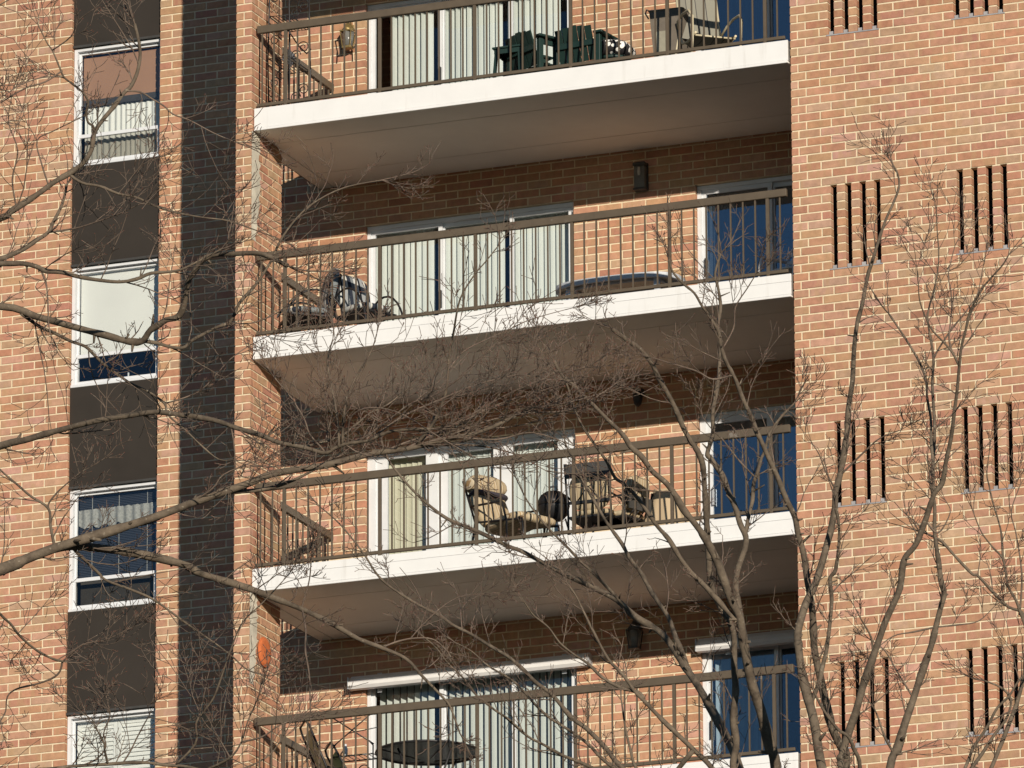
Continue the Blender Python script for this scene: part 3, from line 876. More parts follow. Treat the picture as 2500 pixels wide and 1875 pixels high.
# drop lamp on the third
t = thing('wall_lamp', 'small black wall lamp with hanging globe above the striped back chair', 'lamp', (3.98, WY, Z0 - 2 * FL + 2.17), group='wall lamps beside the side doors')
MB().lathe([(0.05, 0.0), (0.055, 0.01), (0.05, 0.02)], 14, (0, 0, 0)).build('back_plate', M['black'], t).rotation_euler = (math.radians(90), 0, 0)
t.children[0].location = (0, 0, 0.2)
MB().tube([(0, 0, 0.2), (0, -0.07, 0.25), (0, -0.11, 0.2)], 0.012).build('arm', M['black'], t)
MB().lathe([(0.02, 0.2), (0.055, 0.17), (0.06, 0.1), (0.045, 0.03), (0.015, 0.0)], 14, (0, -0.11, 0)).build('globe', M['black'], t)
MB().lathe([(0.03, 0.2), (0.035, 0.225), (0.012, 0.245)], 12, (0, -0.11, 0)).build('collar', M['bulb'], t)
# carriage lantern on the lowest
def lantern(t, m_frame, m_glass, s=1.0):
    a = 0.075 * s
    f = MB()
    for sx in (-1, 1):
        for sy in (-1, 1):
            f.bar((sx * a * 0.72, -0.13 + sy * a * 0.72, 0.03 * s), (sx * a, -0.13 + sy * a, 0.22 * s), 0.01 * s, 0.01 * s)
    f.bbox(-a * 1.1, a * 1.1, -0.13 - a * 1.1, -0.13 + a * 1.1, 0.22 * s, 0.24 * s, 0.003)
    f.bbox(-a * 0.8, a * 0.8, -0.13 - a * 0.8, -0.13 + a * 0.8, 0.0, 0.03 * s, 0.003)
    f.build('cage', m_frame, t)
    r = MB(); r.lathe([(a * 1.45, 0.24 * s), (a * 0.9, 0.29 * s), (0.02, 0.35 * s)], 4, (0, -0.13, 0)); r.build('roof_cap', m_frame, t)
    g_ = MB(); g_.lathe([(a * 0.9, 0.031 * s), (a * 1.25, 0.219 * s)], 4, (0, -0.13, 0)); g_.build('glass_body', m_glass, t)
    MB().tube([(0, -0.13, 0.35 * s), (0, -0.10, 0.40 * s), (0, -0.03, 0.38 * s), (0, 0, 0.30 * s)], 0.01 * s).build('arm', m_frame, t)
    MB().bbox(-0.03, 0.03, -0.012, 0.0, 0.22 * s, 0.36 * s, 0.003).build('back_plate', m_frame, t)
t = thing('wall_lamp', 'carriage lantern wall lamp above the lowest balcony railing', 'lamp', (3.92, WY, Z0 - 3 * FL + 2.03), group='wall lamps beside the side doors')
lantern(t, M['dark'], M['frost'])
# brass lantern on the top balcony, with its cast feet
t = thing('wall_lamp', 'brass and glass wall lantern on the sunlit brick beside the top door', 'lamp', (0.23, WY, Z0 + 1.44), group='wall lamps beside the side doors')
lantern(t, M['brass'], M['frost'], 0.95)
for sx in (-1, 1): MB().tube([(sx * 0.05, -0.13, 0.02), (sx * 0.085, -0.13, 0.0), (sx * 0.1, -0.13, 0.05), (sx * 0.105, -0.13, -0.09)], 0.008).build('scroll_foot', M['dark'], t)

# terracotta plaque on the fin
M['terracotta'] = mat('terracotta', lin((196, 108, 62)), 0.85, var=0.15, scale=12, bump=0.3)
t = thing('wall_plaque', 'round orange terracotta disc with dark pointer hung on the brick fin', 'plaque', (FX1 + 0.005, 0.345, z3 + 1.92))
pl = MB().lathe([(0.168, 0.0), (0.172, 0.012), (0.16, 0.03), (0.12, 0.034), (0.05, 0.038)], 36).build('disc', M['terracotta'], t)
pl.rotation_euler = (0, math.radians(90), 0)
MB().bar((0.040, 0.004, -0.065), (0.046, -0.006, 0.03), 0.008, 0.012, (1, 0, 0)).build('pointer', M['dark'], t)
MB().tube([(0.037, 0.06, -0.02), (0.05, 0.09, -0.03), (0.045, 0.11, -0.015)], 0.005).build('hook', M['dark'], t)
MB().tube([(0.012, 0.173 * math.cos(q), 0.173 * math.sin(q)) for q in [2 * math.pi * k / 40 for k in range(40)]], 0.008, 6, closed=True).build('rolled_rim', M['terracotta'], t)

# ------------------------------------------------------------------ furniture
def on(fl, x, y): return (x, y, Z0 - fl * FL)
def spiral(c, r0, turns, ax_u, ax_v, n=26, sgn=1):
    c = Vector(c); u = Vector(ax_u); v = Vector(ax_v)
    return [tuple(c + u * (r0 * (1 - 0.8 * i / n)) * math.cos(sgn * turns * 2 * math.pi * i / n) + v * (r0 * (1 - 0.8 * i / n)) * math.sin(sgn * turns * 2 * math.pi * i / n)) for i in range(n + 1)]

# -- top balcony
def iron_rack(t, h=1.85, w=0.56, d=0.3, n_shelf=4, cross=False):
    for sy in (0, 1):
        for sx in (0, 1):
            x = sx * d; y = sy * w
            MB().tube([(x, y, 0), (x + (0.015 if sx else -0.015), y, 0.35 * h), (x, y, 0.7 * h), (x, y + (0.03 if sy == 0 else -0.03), h)], 0.0095).build('post', M['black'], t)
    for i in range(n_shelf):
        z = 0.18 + i * (h - 0.35) / (n_shelf - 1)
        s = MB().tube([(0, 0, z), (d, 0, z), (d, w, z), (0, w, z)], 0.008, closed=True)
        for k in range(1, 6): s.tube([(d * k / 6, 0, z), (d * k / 6, w, z)], 0.0045, 6)
        s.build('shelf', M['black'], t)
    for i in range(n_shelf - 1):
        z = 0.18 + (i + 0.5) * (h - 0.35) / (n_shelf - 1)
        for y in (0.0, w):
            MB().tube(spiral((d * 0.3, y, z - 0.04), 0.07, 1.6, (1, 0, 0), (0, 0, 1)), 0.006, 6).build('scroll', M['black'], t)
            MB().tube(spiral((d * 0.7, y, z + 0.05), 0.08, 1.6, (-1, 0, 0), (0, 0, 1)), 0.006, 6).build('scroll', M['black'], t)
    MB().tube([(d * 0.5, w * k / 10, h + 0.12 * math.sin(math.pi * k / 10)) for k in range(11)], 0.008).build('crest', M['black'], t)
t = thing('plant_rack', 'tall black iron scroll rack in the corner of the top balcony', 'rack', on(0, 0.06, 0.30))
iron_rack(t, 1.95, 0.62, 0.26)
MB().tube([(0.27, -0.02, 1.02), (0.30, 0.2, 0.9), (0.30, 0.45, 0.88), (0.27, 0.64, 1.0)], 0.008).build('towel_bar', M['black'], t)
M['cloth'] = mat('grey_blue_cloth', lin((122, 124, 130)), 0.9, var=0.1, scale=20)
o = MB().grid(lambda u, v: (0.02 + 0.05 * math.sin(v * 3), 0.9 + 0.30 * u, 1.058 - 0.16 * abs(v - 0.5) * 2 + 0.006 * math.sin(u * 14)), 12, 10).build('folded_cloth', M['cloth'], None, on(0, -0.06, 0)); tag(o, 'grey cloth hung over the side rail of the top balcony', 'cloth')

M['green'] = mat('dark_green_paint', lin((30, 52, 48)), 0.5, var=0.12, scale=9)
def garden_chair(label, loc, rz):
    t = thing('garden_chair', label, 'chair', loc, rz, 'green slatted chairs on the top balcony')
    for sx in (-1, 1):
        MB().bbox(sx * 0.29 - 0.03, sx * 0.29 + 0.03, -0.34, -0.28, 0, 0.55, 0.004).build('leg', M['green'], t)
        MB().bbox(sx * 0.29 - 0.03, sx * 0.29 + 0.03, 0.22, 0.28, 0, 0.60, 0.004).build('leg', M['green'], t)
        MB().bbox(sx * 0.31 - 0.06, sx * 0.31 + 0.06, -0.38, 0.32, 0.60, 0.63, 0.006).build('armrest', M['green'], t)
        MB().bbox(sx * 0.29 - 0.015, sx * 0.29 + 0.015, -0.30, 0.22, 0.53, 0.59, 0.004).build('arm_rail', M['green'], t)
    for i in range(5): MB().bbox(-0.27, 0.27, -0.32 + i * 0.11, -0.225 + i * 0.11, 0.36 - i * 0.02, 0.38 - i * 0.02, 0.004).build('seat_slat', M['green'], t)
    for i in range(5):
        x = -0.2 + i * 0.1
        MB().bar((x, 0.22, 0.30), (x, 0.36, 0.72 - abs(i - 2) * 0.015), 0.085, 0.02, (0, -1, 0)).build('back_slat', M['green'], t)
    MB().bbox(-0.26, 0.26, 0.29, 0.32, 0.46, 0.53, 0.004).build('back_rail', M['green'], t)
    return t
garden_chair('dark green slatted armchair, the farther one from the patterned cushion', on(0, 3.36, 0.85), math.radians(150))
garden_chair('dark green slatted armchair right beside the patterned cushion', on(0, 3.93, 0.9), math.radians(172))
t = thing('side_table', 'small dark green square side table in front of the top balcony blind', 'table', on(0, 3.03, 0.75))
MB().bbox(-0.19, 0.19, -0.19, 0.19, 0.56, 0.585, 0.004).build('table_top', M['green'], t)
MB().box(-0.17, 0.17, -0.17, -0.15, 0.50, 0.559).box(-0.17, 0.17, 0.15, 0.17, 0.50, 0.559).box(-0.17, -0.15, -0.149, 0.149, 0.50, 0.559).box(0.15, 0.17, -0.149, 0.149, 0.50, 0.559).build('apron', M['green'], t)
for sx in (-1, 1):
    for sy in (-1, 1): MB().bar((sx * 0.15, sy * 0.15, 0.50), (sx * 0.18, sy * 0.18, 0), 0.035, 0.035).build('leg', M['green'], t)
M['floral'] = spot_mat('black_white_floral', (0.85, 0.84, 0.8), (0.02, 0.018, 0.02), 14)
t = thing('footstool', 'low stool under the patterned cushion on the top balcony', 'stool', on(0, 4.28, 0.85))
MB().lathe([(0.2, 0.30), (0.21, 0.31), (0.21, 0.33), (0.2, 0.34)], 24).build('seat', M['green'], t)
for i in range(4):
    a = math.pi / 4 + i * math.pi / 2
    MB().tube([(0.13 * math.cos(a), 0.13 * math.sin(a), 0.3), (0.18 * math.cos(a), 0.18 * math.sin(a), 0)], 0.014).build('leg', M['green'], t)
o = MB().pad((0, 0, 0), 0.26, 0.22, 0.12, Matrix.Rotation(math.radians(8), 3, 'Y'), e=2.1).build('round_cushion', M['floral'], None, on(0, 4.27, 0.85)); o.location.z += 0.455; tag(o, 'plump black and white floral cushion on the top balcony', 'cushion')
M['taupe'] = mat('taupe_canvas', lin((112, 104, 94)), 0.85, var=0.12, scale=12, bump=0.2, bscale=200)
M['taupe_pale'] = mat('pale_grey_canvas', lin((152, 148, 132)), 0.85, var=0.1, scale=12)
t = thing('storage_bin', 'tapered taupe canvas bin standing beside the sling chair', 'bin', on(0, 4.97, 1.0))
b0, b1, zb = 0.15, 0.21, 0.86
vs = [(sx * b, sy * b, z_) for z_, b in ((0, b0), (zb, b1)) for sx, sy in ((-1, -1), (1, -1), (1, 1), (-1, 1))]
MB().add(vs, [(3, 2, 1, 0), (0, 1, 5, 4), (1, 2, 6, 5), (2, 3, 7, 6), (3, 0, 4, 7)]).build('body', M['taupe'], t)
MB().tube([(-b1, -b1, zb), (b1, -b1, zb), (b1, b1, zb), (-b1, b1, zb)], 0.014, closed=True).build('rim', M['taupe_pale'], t)
MB().add([(-0.12, -0.166, 0.1), (-0.01, -0.166, 0.1), (-0.0, -0.196, 0.6), (-0.13, -0.196, 0.6)], [(0, 1, 2, 3)]).build('pocket', M['taupe_pale'], t)
MB().tube([(-b1, -b1, zb), (-b1 - 0.02, -b1 - 0.02, zb + 0.02), (-b1 - 0.04, -b1 - 0.02, zb - 0.03), (-b1 + 0.0, -b1 - 0.02, zb - 0.1)], 0.01).build('strap', M['taupe_pale'], t)
MB().bbox(-b1 + 0.016, b1 - 0.016, -b1 + 0.016, b1 - 0.016, zb - 0.02, zb - 0.005, 0.003).build('lid', M['taupe'], t)

M['frame_beige'] = mat('champagne_tube', lin((205, 194, 165)), 0.4, var=0.05)
M['sling'] = stripe_mat('grey_sling', [(0.46, lin((134, 132, 122))), (0.04, lin((70, 70, 72))), (0.46, lin((140, 138, 126))), (0.04, lin((72, 72, 74)))], 0, 0.25)
t = thing('sling_chair', 'champagne framed patio chair with grey sling seat by the blue door', 'chair', on(0, 5.50, 0.80), math.radians(40))
W = 0.25
for s_ in (-1, 1):
    MB().tube([(s_ * W, -0.27, 0.40), (s_ * W, 0.0, 0.37), (s_ * W, 0.2, 0.40), (s_ * W, 0.26, 0.5), (s_ * W, 0.42, 1.08)], 0.014).build('side_rail', M['frame_beige'], t)
    lp = [(s_ * (W + 0.02), 0.28, 0.58), (s_ * (W + 0.06), 0.2, 0.67), (s_ * (W + 0.07), 0.0, 0.70), (s_ * (W + 0.07), -0.22, 0.68), (s_ * (W + 0.06), -0.32, 0.58), (s_ * (W + 0.05), -0.30, 0.3), (s_ * (W + 0.05), -0.24, 0.03), (s_ * (W + 0.05), 0.2, 0.02), (s_ * (W + 0.05), 0.28, 0.12)]
    MB().tube(lp, 0.016).build('arm_loop', M['frame_beige'], t)
    MB().tube([(s_ * (W + 0.02), 0.26, 0.56), (s_ * (W + 0.05), 0.3, 0.3), (s_ * (W + 0.05), 0.28, 0.1)], 0.014).build('leg', M['frame_beige'], t)
MB().tube([(-W, 0.42, 1.08), (0, 0.44, 1.11), (W, 0.42, 1.08)], 0.014).build('top_bar', M['frame_beige'], t)
MB().tube([(-W, -0.25, 0.37), (W, -0.25, 0.37)], 0.012).build('front_bar', M['frame_beige'], t)
MB().grid(lambda u, v: ((-W + 2 * W * u), -0.26 + 0.44 * v, 0.40 - 0.045 * math.sin(math.pi * u) - 0.03 * math.sin(math.pi * v)), 10, 8).build('seat_sling', M['sling'], t)
MB().grid(lambda u, v: ((-W + 2 * W * u), 0.25 + 0.17 * v + 0.03 * math.sin(math.pi * u), 0.49 + 0.58 * v), 10, 8).build('back_sling', M['sling'], t)

# -- second balcony
M['stripe_navy'] = stripe_mat('navy_grey_stripes', [(0.24, lin((196, 198, 194))), (0.10, lin((28, 32, 38))), (0.22, lin((150, 154, 156))), (0.08, lin((205, 205, 198))), (0.20, lin((44, 50, 62))), (0.16, lin((120, 126, 128)))], 0, 0.27)
def hoop_chair(label, loc, rz, tall):
    """faces local -y"""
    t = thing('hoop_chair', label, 'chair', loc, rz, 'black iron hoop chairs with striped cushions')
    for sx in (-1, 1):
        MB().tube([(sx * 0.29, -0.42 * math.cos(a) + 0.02, 0.06 + 0.60 * math.sin(a)) for a in [math.pi * k / 14 for k in range(15)]], 0.013).build('hoop_arm', M['black'], t)
        MB().tube([(sx * 0.27, -0.44, 0.03), (sx * 0.27, 0.0, 0.0), (sx * 0.27, 0.46, 0.05)], 0.013).build('rocker', M['black'], t)
        for y in (-0.2, 0.2): MB().tube([(sx * 0.27, y, 0.01), (sx * 0.26, y, 0.36)], 0.011).build('leg', M['black'], t)
    MB().bbox(-0.26, 0.26, -0.28, 0.26, 0.34, 0.37, 0.006).build('seat_frame', M['black'], t)
    bk = MB()
    for i in range(7): bk.tube([(-0.24 + i * 0.08, 0.25, 0.36), (-0.24 + i * 0.08, 0.34, tall - 0.12)], 0.006, 6)
    bk.tube([(-0.26, 0.25, 0.36), (-0.26, 0.34, tall - 0.14), (0, 0.36, tall - 0.06), (0.26, 0.34, tall - 0.14), (0.26, 0.25, 0.36)], 0.011)
    bk.build('back_frame', M['black'], t)
    R = Matrix.Rotation(math.radians(-13), 3, 'X')
    MB().pad((0, -0.01, 0.425), 0.25, 0.26, 0.055, e=3).build('seat_cushion', M['stripe_navy'], t)
    MB().pad((0, 0.26, 0.46 + (tall - 0.46) / 2), 0.245, 0.06, (tall - 0.46) / 2, R, e=3).build('back_cushion', M['stripe_navy'], t)
    return t
hoop_chair('black hoop arm chair with tall striped cushion nearest the brick fin', on(1, 0.40, 0.70), math.radians(-50), 1.02)
hoop_chair('black hoop arm chair with lower striped cushion, turned towards the wide door', on(1, 1.09, 0.84), math.radians(60), 0.94)
M['grey_plastic'] = mat('blue_grey_resin', lin((184, 190, 198)), 0.5, var=0.06)
t = thing('patio_table', 'long oval table with blue grey rim on the second balcony', 'table', on(1, 3.96, 1.86))
def oval(a, b, n=40, p=3.0):
    return [(a * math.copysign(abs(math.cos(q)) ** (2 / p), math.cos(q)), b * math.copysign(abs(math.sin(q)) ** (2 / p), math.sin(q))) for q in [2 * math.pi * k / n for k in range(n)]]
def slab_oval(a, b, z0, z1):
    o1 = oval(a, b); n = len(o1)
    vs = [(x, y, z_) for z_ in (z0, z1) for x, y in o1]
    return MB().add(vs, [tuple(reversed(range(n))), tuple(range(n, 2 * n))] + [(i, (i + 1) % n, n + (i + 1) % n, n + i) for i in range(n)])
slab_oval(0.775, 0.385, 0.70, 0.708).build('table_top', mat('lit_wall_beige', (0.72, 0.64, 0.52), 0.5, var=0.05), t)  # opaque beige stands in for the sunlit wall seen through a glass top
rim_o = oval(0.79, 0.40); rim_i = oval(0.755, 0.365)
n = len(rim_o)
vs = [(x, y, z_) for z_ in (0.65, 0.712) for x, y in rim_o] + [(x, y, z_) for z_ in (0.65, 0.699) for x, y in rim_i]
MB().add(vs, [(i, (i + 1) % n, n + (i + 1) % n, n + i) for i in range(n)] + [(2 * n + i, 3 * n + i, 3 * n + (i + 1) % n, 2 * n + (i + 1) % n) for i in range(n)] + [(i, 2 * n + i, 2 * n + (i + 1) % n, (i + 1) % n) for i in range(n)]).build('rim', M['grey_plastic'], t)
ri2 = MB()
ri2.tube([(x, y, 0.675) for x, y in oval(0.56, 0.22)], 0.022, 8, closed=True)
ri2.build('under_ring', M['grey_plastic'], t)
MB().bar((-0.75, 0.0, 0.672), (-0.57, 0.0, 0.672), 0.03, 0.03).bar((0.57, 0.0, 0.672), (0.75, 0.0, 0.672), 0.03, 0.03).build('ring_strut', M['grey_plastic'], t)
for sx in (-1, 1):
    for sy in (-1, 1): MB().bar((sx * 0.55, sy * 0.25, 0.70), (sx * 0.62, sy * 0.3, 0), 0.07, 0.05).build('leg', M['grey_plastic'], t)
M['resin'] = mat('white_resin', (0.74, 0.75, 0.76), 0.4, var=0.03)
t = thing('resin_chair', 'white plastic stacking chair in the shade by the second side door', 'chair', on(1, 6.30, 1.30), math.radians(-20))
MB().pad((0, 0, 0.42), 0.23, 0.23, 0.02, e=4).build('seat', M['resin'], t)
bk = MB().tube([(-0.22, 0.2, 0.42), (-0.25, 0.27, 0.7), (-0.2, 0.31, 0.82), (0, 0.33, 0.85), (0.2, 0.31, 0.82), (0.25, 0.27, 0.7), (0.22, 0.2, 0.42)], 0.02)
bk.build('back_frame', M['resin'], t)
for zz in (0.55, 0.65, 0.75): MB().bar((-0.23, 0.25 + (zz - 0.55) * 0.2, zz), (0.23, 0.25 + (zz - 0.55) * 0.2, zz), 0.02, 0.045).build('back_slat', M['resin'], t)
for sx in (-1, 1):
    MB().tube([(sx * 0.25, 0.26, 0.66), (sx * 0.29, 0.1, 0.66), (sx * 0.29, -0.16, 0.63), (sx * 0.26, -0.23, 0.5), (sx * 0.27, -0.26, 0.0)], 0.02).build('arm_leg', M['resin'], t)
    MB().tube([(sx * 0.22, 0.2, 0.42), (sx * 0.24, 0.28, 0)], 0.02).build('leg', M['resin'], t)

# -- third balcony
M['cream_stripe'] = stripe_mat('cream_tan_stripes', [(0.3, lin((182, 167, 140))), (0.1, lin((160, 132, 92))), (0.22, lin((194, 180, 154))), (0.06, lin((120, 96, 70))), (0.32, lin((174, 157, 128)))], 0, 0.105)
M['strap'] = mat('charcoal_webbing', lin((62, 58, 66)), 0.8)
t = thing('lounge_chair', 'reclining chair with beige striped cushions and rolled headrest', 'chair', on(2, 2.98, 0.72), math.radians(62))
Rb = Matrix.Rotation(math.radians(-24), 3, 'X')
MB().pad((0, -0.08, 0.40), 0.26, 0.34, 0.07, Matrix.Rotation(math.radians(-6), 3, 'X'), e=3).build('seat_cushion', M['cream_stripe'], t)
MB().pad((0, 0.36, 0.68), 0.26, 0.07, 0.32, Rb, e=3).build('back_cushion', M['cream_stripe'], t)
MB().pad((0, 0.44, 0.96), 0.28, 0.12, 0.13, Rb, e=2.4).build('headrest_roll', M['cream_stripe'], t)
MB().pad((0, 0.40, 0.83), 0.275, 0.1, 0.035, Rb, e=3).build('strap', M['strap'], t)
MB().pad((0, -0.48, 0.36), 0.25, 0.12, 0.06, e=2.6).build('leg_cushion', M['cream_stripe'], t)
for s_ in (-1, 1):
    MB().tube([(s_ * 0.28, 0.52, 1.0), (s_ * 0.28, 0.3, 0.45), (s_ * 0.28, -0.55, 0.33), (s_ * 0.28, -0.6, 0.0)], 0.014).build('side_rail', M['black'], t)
    MB().tube([(s_ * 0.29, 0.38, 0.66), (s_ * 0.31, 0.1, 0.63), (s_ * 0.31, -0.22, 0.60), (s_ * 0.29, -0.28, 0.36), (s_ * 0.29, -0.28, 0.0)], 0.014).build('arm', M['black'], t)
    MB().tube([(s_ * 0.28, 0.3, 0.45), (s_ * 0.28, 0.4, 0.0)], 0.014).build('leg', M['black'], t)
t = thing('kettle_grill', 'black kettle grill between the lounge chair and the striped back chair', 'grill', on(2, 3.49, 0.82))
MB().lathe([(0.03, 0.42), (0.11, 0.44), (0.165, 0.50), (0.188, 0.58), (0.192, 0.60)], 24).build('bowl', M['black'], t)
MB().lathe([(0.195, 0.602), (0.188, 0.66), (0.155, 0.73), (0.095, 0.775), (0.02, 0.79)], 24).build('lid', M['black'], t)
MB().tube([(-0.05, 0, 0.80), (-0.045, 0, 0.845), (0.045, 0, 0.845), (0.05, 0, 0.80)], 0.012).build('lid_handle', M['bulb'], t)
for i in range(3):
    a = 0.5 + i * 2.094
    MB().tube([(0.14 * math.cos(a), 0.14 * math.sin(a), 0.46), (0.27 * math.cos(a), 0.27 * math.sin(a), 0.0)], 0.011).build('leg', M['black'], t)
def spindle_chair(t, wide=0.27, top=1.04, cushion=True):
    """faces local +y: its back is turned to the railing"""
    for sx in (-1, 1):
        MB().tube([(sx * wide, -0.24, 0.0), (sx * wide, -0.24, 0.44), (sx * wide, -0.30, 0.75), (sx * wide * 1.02, -0.34, top)], 0.014).build('back_post', M['black'], t)
        MB().tube([(sx * wide, 0.24, 0.0), (sx * wide, 0.24, 0.62), (sx * (wide + 0.02), 0.0, 0.66), (sx * wide, -0.28, 0.66)], 0.013).build('arm_leg', M['black'], t)
    MB().bbox(-wide, wide, -0.25, 0.25, 0.40, 0.425, 0.005).build('seat_frame', M['black'], t)
    MB().bar((-wide, -0.325, top - 0.09), (wide, -0.325, top - 0.09), 0.022, 0.17).build('head_rail', M['dark'], t)
    MB().bar((-wide, -0.272, 0.58), (wide, -0.272, 0.58), 0.016, 0.035).build('mid_rail', M['black'], t)
    for i in range(4):
        x = -wide + (i + 1) * 2 * wide / 5
        MB().tube([(x, -0.255, 0.43), (x, -0.32, top - 0.17)], 0.008, 6).build('spindle', M['black'], t)
    MB().tube([(-wide * 0.5, -0.275, 0.60), (0, -0.298, 0.76), (wide * 0.5, -0.275, 0.60)], 0.009, 6).build('arrow_motif', M['black'], t)
    MB().tube([(0.05 * math.cos(q), -0.302, 0.80 + 0.05 * math.sin(q)) for q in [2 * math.pi * k / 14 for k in range(14)]], 0.007, 6, closed=True).build('ring_motif', M['black'], t)
    MB().pad((0, 0.0, 0.465), wide - 0.01, 0.24, 0.05, e=3).build('seat_cushion', M['cream_stripe'], t)
    MB().pad((0, -0.245, 0.70), wide - 0.02, 0.045, 0.22, Matrix.Rotation(math.radians(12), 3, 'X'), e=3).build('back_cushion', M['cream_stripe'], t)
t = thing('dining_chair', 'iron chair with dark head rail and ring motif over a cream striped cushion', 'chair', on(2, 3.99, 0.95), 0.0, 'cushioned iron chairs on the third balcony')
spindle_chair(t)
t = thing('dining_chair', 'low black iron armchair beside the tan cover, partly behind branches', 'chair', on(2, 4.22, 1.12), math.radians(70), 'cushioned iron chairs on the third balcony')
spindle_chair(t, 0.22, 0.66)
M['tarp'] = mat('tan_cover_cloth', lin((186, 166, 136)), 0.8, var=0.06, scale=4)
def tarp(u, v):
    a = 2 * math.pi * u
    r = 0.10 + 0.20 * (1 - v) + 0.018 * math.sin(a * 9) * (1 - v)
    zz = 0.78 * v ** 0.8 - 0.03 * math.sin(a * 3) * v
    return (r * 1.25 * math.cos(a), r * 0.9 * math.sin(a), zz)
tm = MB().grid(tarp, 60, 10)
tm.f.append(tuple(10 * 61 + k for k in range(60))); tm.smooth.append(False)
o = tm.build('cover_cloth', M['tarp'], None, on(2, 4.70, 1.30)); tag(o, 'tan fabric cover draped over something low beside the side door', 'cover')

# -- lowest balcony
M['mint'] = mat('pale_mint_canvas', lin((176, 184, 158)), 0.85, var=0.06)
t = thing('folding_chair', 'black tube folding chair with pale mint canvas leaning by the fin', 'chair', on(3, 0.34, 0.80), math.radians(-58))
for k, (off, top) in enumerate(((0.0, 1.12), (0.30, 0.86))):
    MB().tube([(-0.26, off + 0.42, 0.05), (-0.26, off, top - 0.06), (-0.2, off - 0.03, top), (0.2, off - 0.03, top), (0.26, off, top - 0.06), (0.26, off + 0.42, 0.05)], 0.014).build('tube_frame', M['black'], t)
    MB().grid(lambda u, v: (-0.24 + 0.48 * u, off + 0.03 + 0.34 * v, (top - 0.1) - (top - 0.3) * v), 6, 6).build('canvas', M['mint'], t)
MB().tube([(-0.26, 0.2, 0.56), (-0.26, 0.52, 0.5)], 0.011).tube([(0.26, 0.2, 0.56), (0.26, 0.52, 0.5)], 0.011).build('hinge_arm', M['black'], t)
t = thing('plant_stand', 'wrought iron cross braced stand beside the round mesh table', 'stand', on(3, 0.66, 0.86))
for x in (0, 0.52):
    for y in (0, 0.26): MB().tube([(x, y, 0), (x, y, 0.80), (x + (0.05 if x == 0 else -0.05), y, 0.86)], 0.009).build('post', M['black'], t)
for zz in (0.30, 0.70):
    s = MB().tube([(0, 0, zz), (0.52, 0, zz), (0.52, 0.26, zz), (0, 0.26, zz)], 0.009, closed=True)
    for k in range(1, 8): s.tube([(0.52 * k / 8, 0, zz), (0.52 * k / 8, 0.26, zz)], 0.004, 6)
    s.build('shelf', M['black'], t)
MB().tube([(-0.06, 0.02, 1.22), (0.52, 0.02, 0.82)], 0.008).tube([(0.0, 0.03, 0.84), (0.55, 0.03, 1.24)], 0.008).tube([(0.0, 0.02, 1.12), (0.36, 0.02, 1.15)], 0.006).tube([(0.2, 0.03, 0.98), (0.58, 0.03, 1.02)], 0.006).build('cross_brace', M['black'], t)
for x in (0.12, 0.4):
    MB().tube(spiral((x, -0.01, 0.5), 0.08, 1.5, (1, 0, 0), (0, 0, 1)), 0.007, 6).build('scroll', M['black'], t)
o = MB().lathe([(0.024, 0.0), (0.026, 0.09), (0.02, 0.11), (0.012, 0.13), (0.014, 0.15)], 14).build('white_bottle', M['white'], None, on(3, 0.80, 0.93)); o.location.z += 0.712; tag(o, 'small white bottle standing on the wrought iron stand', 'bottle')
o.modifiers.clear()

def mesh_mat():
    m, nt, b, out = new_mat('black_expanded_mesh')
    b.inputs['Base Color'].default_value = (0.02, 0.02, 0.02, 1); b.inputs['Roughness'].default_value = 0.5
    N = nt.nodes; L = nt.links
    tc = N.new('ShaderNodeTexCoord'); ck = N.new('ShaderNodeTexChecker'); ck.inputs['Scale'].default_value = 70
    L.new(tc.outputs['Object'], ck.inputs['Vector'])
    tr = N.new('ShaderNodeBsdfTransparent'); mx = N.new('ShaderNodeMixShader')
    ml = N.new('ShaderNodeMath'); ml.operation = 'MULTIPLY'; ml.inputs[1].default_value = 0.45
    L.new(ck.outputs['Fac'], ml.inputs[0]); L.new(ml.outputs[0], mx.inputs[0])
    L.new(b.outputs[0], mx.inputs[1]); L.new(tr.outputs[0], mx.inputs[2]); L.new(mx.outputs[0], out.inputs['Surface'])
    return m
t = thing('mesh_table', 'round black mesh patio table on the lowest balcony', 'table', on(3, 1.76, 1.12))
MB().lathe([(0.585, 0.715), (0.58, 0.722)], 48).build('table_top', mesh_mat(), t)
MB().tube([(0.6 * math.cos(q), 0.6 * math.sin(q), 0.712) for q in [2 * math.pi * k / 48 for k in range(48)]], 0.016, closed=True).build('rim', M['black'], t)
for i in range(4):
    a = math.pi / 4 + i * math.pi / 2
    MB().tube([(0.58 * math.cos(a), 0.58 * math.sin(a), 0.70), (0.1 * math.cos(a), 0.1 * math.sin(a), 0.62)], 0.009).build('brace', M['black'], t)
    MB().tube([(0.45 * math.cos(a + .3), 0.45 * math.sin(a + .3), 0.70), (0.25 * math.cos(a + .3), 0.25 * math.sin(a + .3), 0.35), (0.42 * math.cos(a + .3), 0.42 * math.sin(a + .3), 0.0)], 0.013).build('leg', M['black'], t)
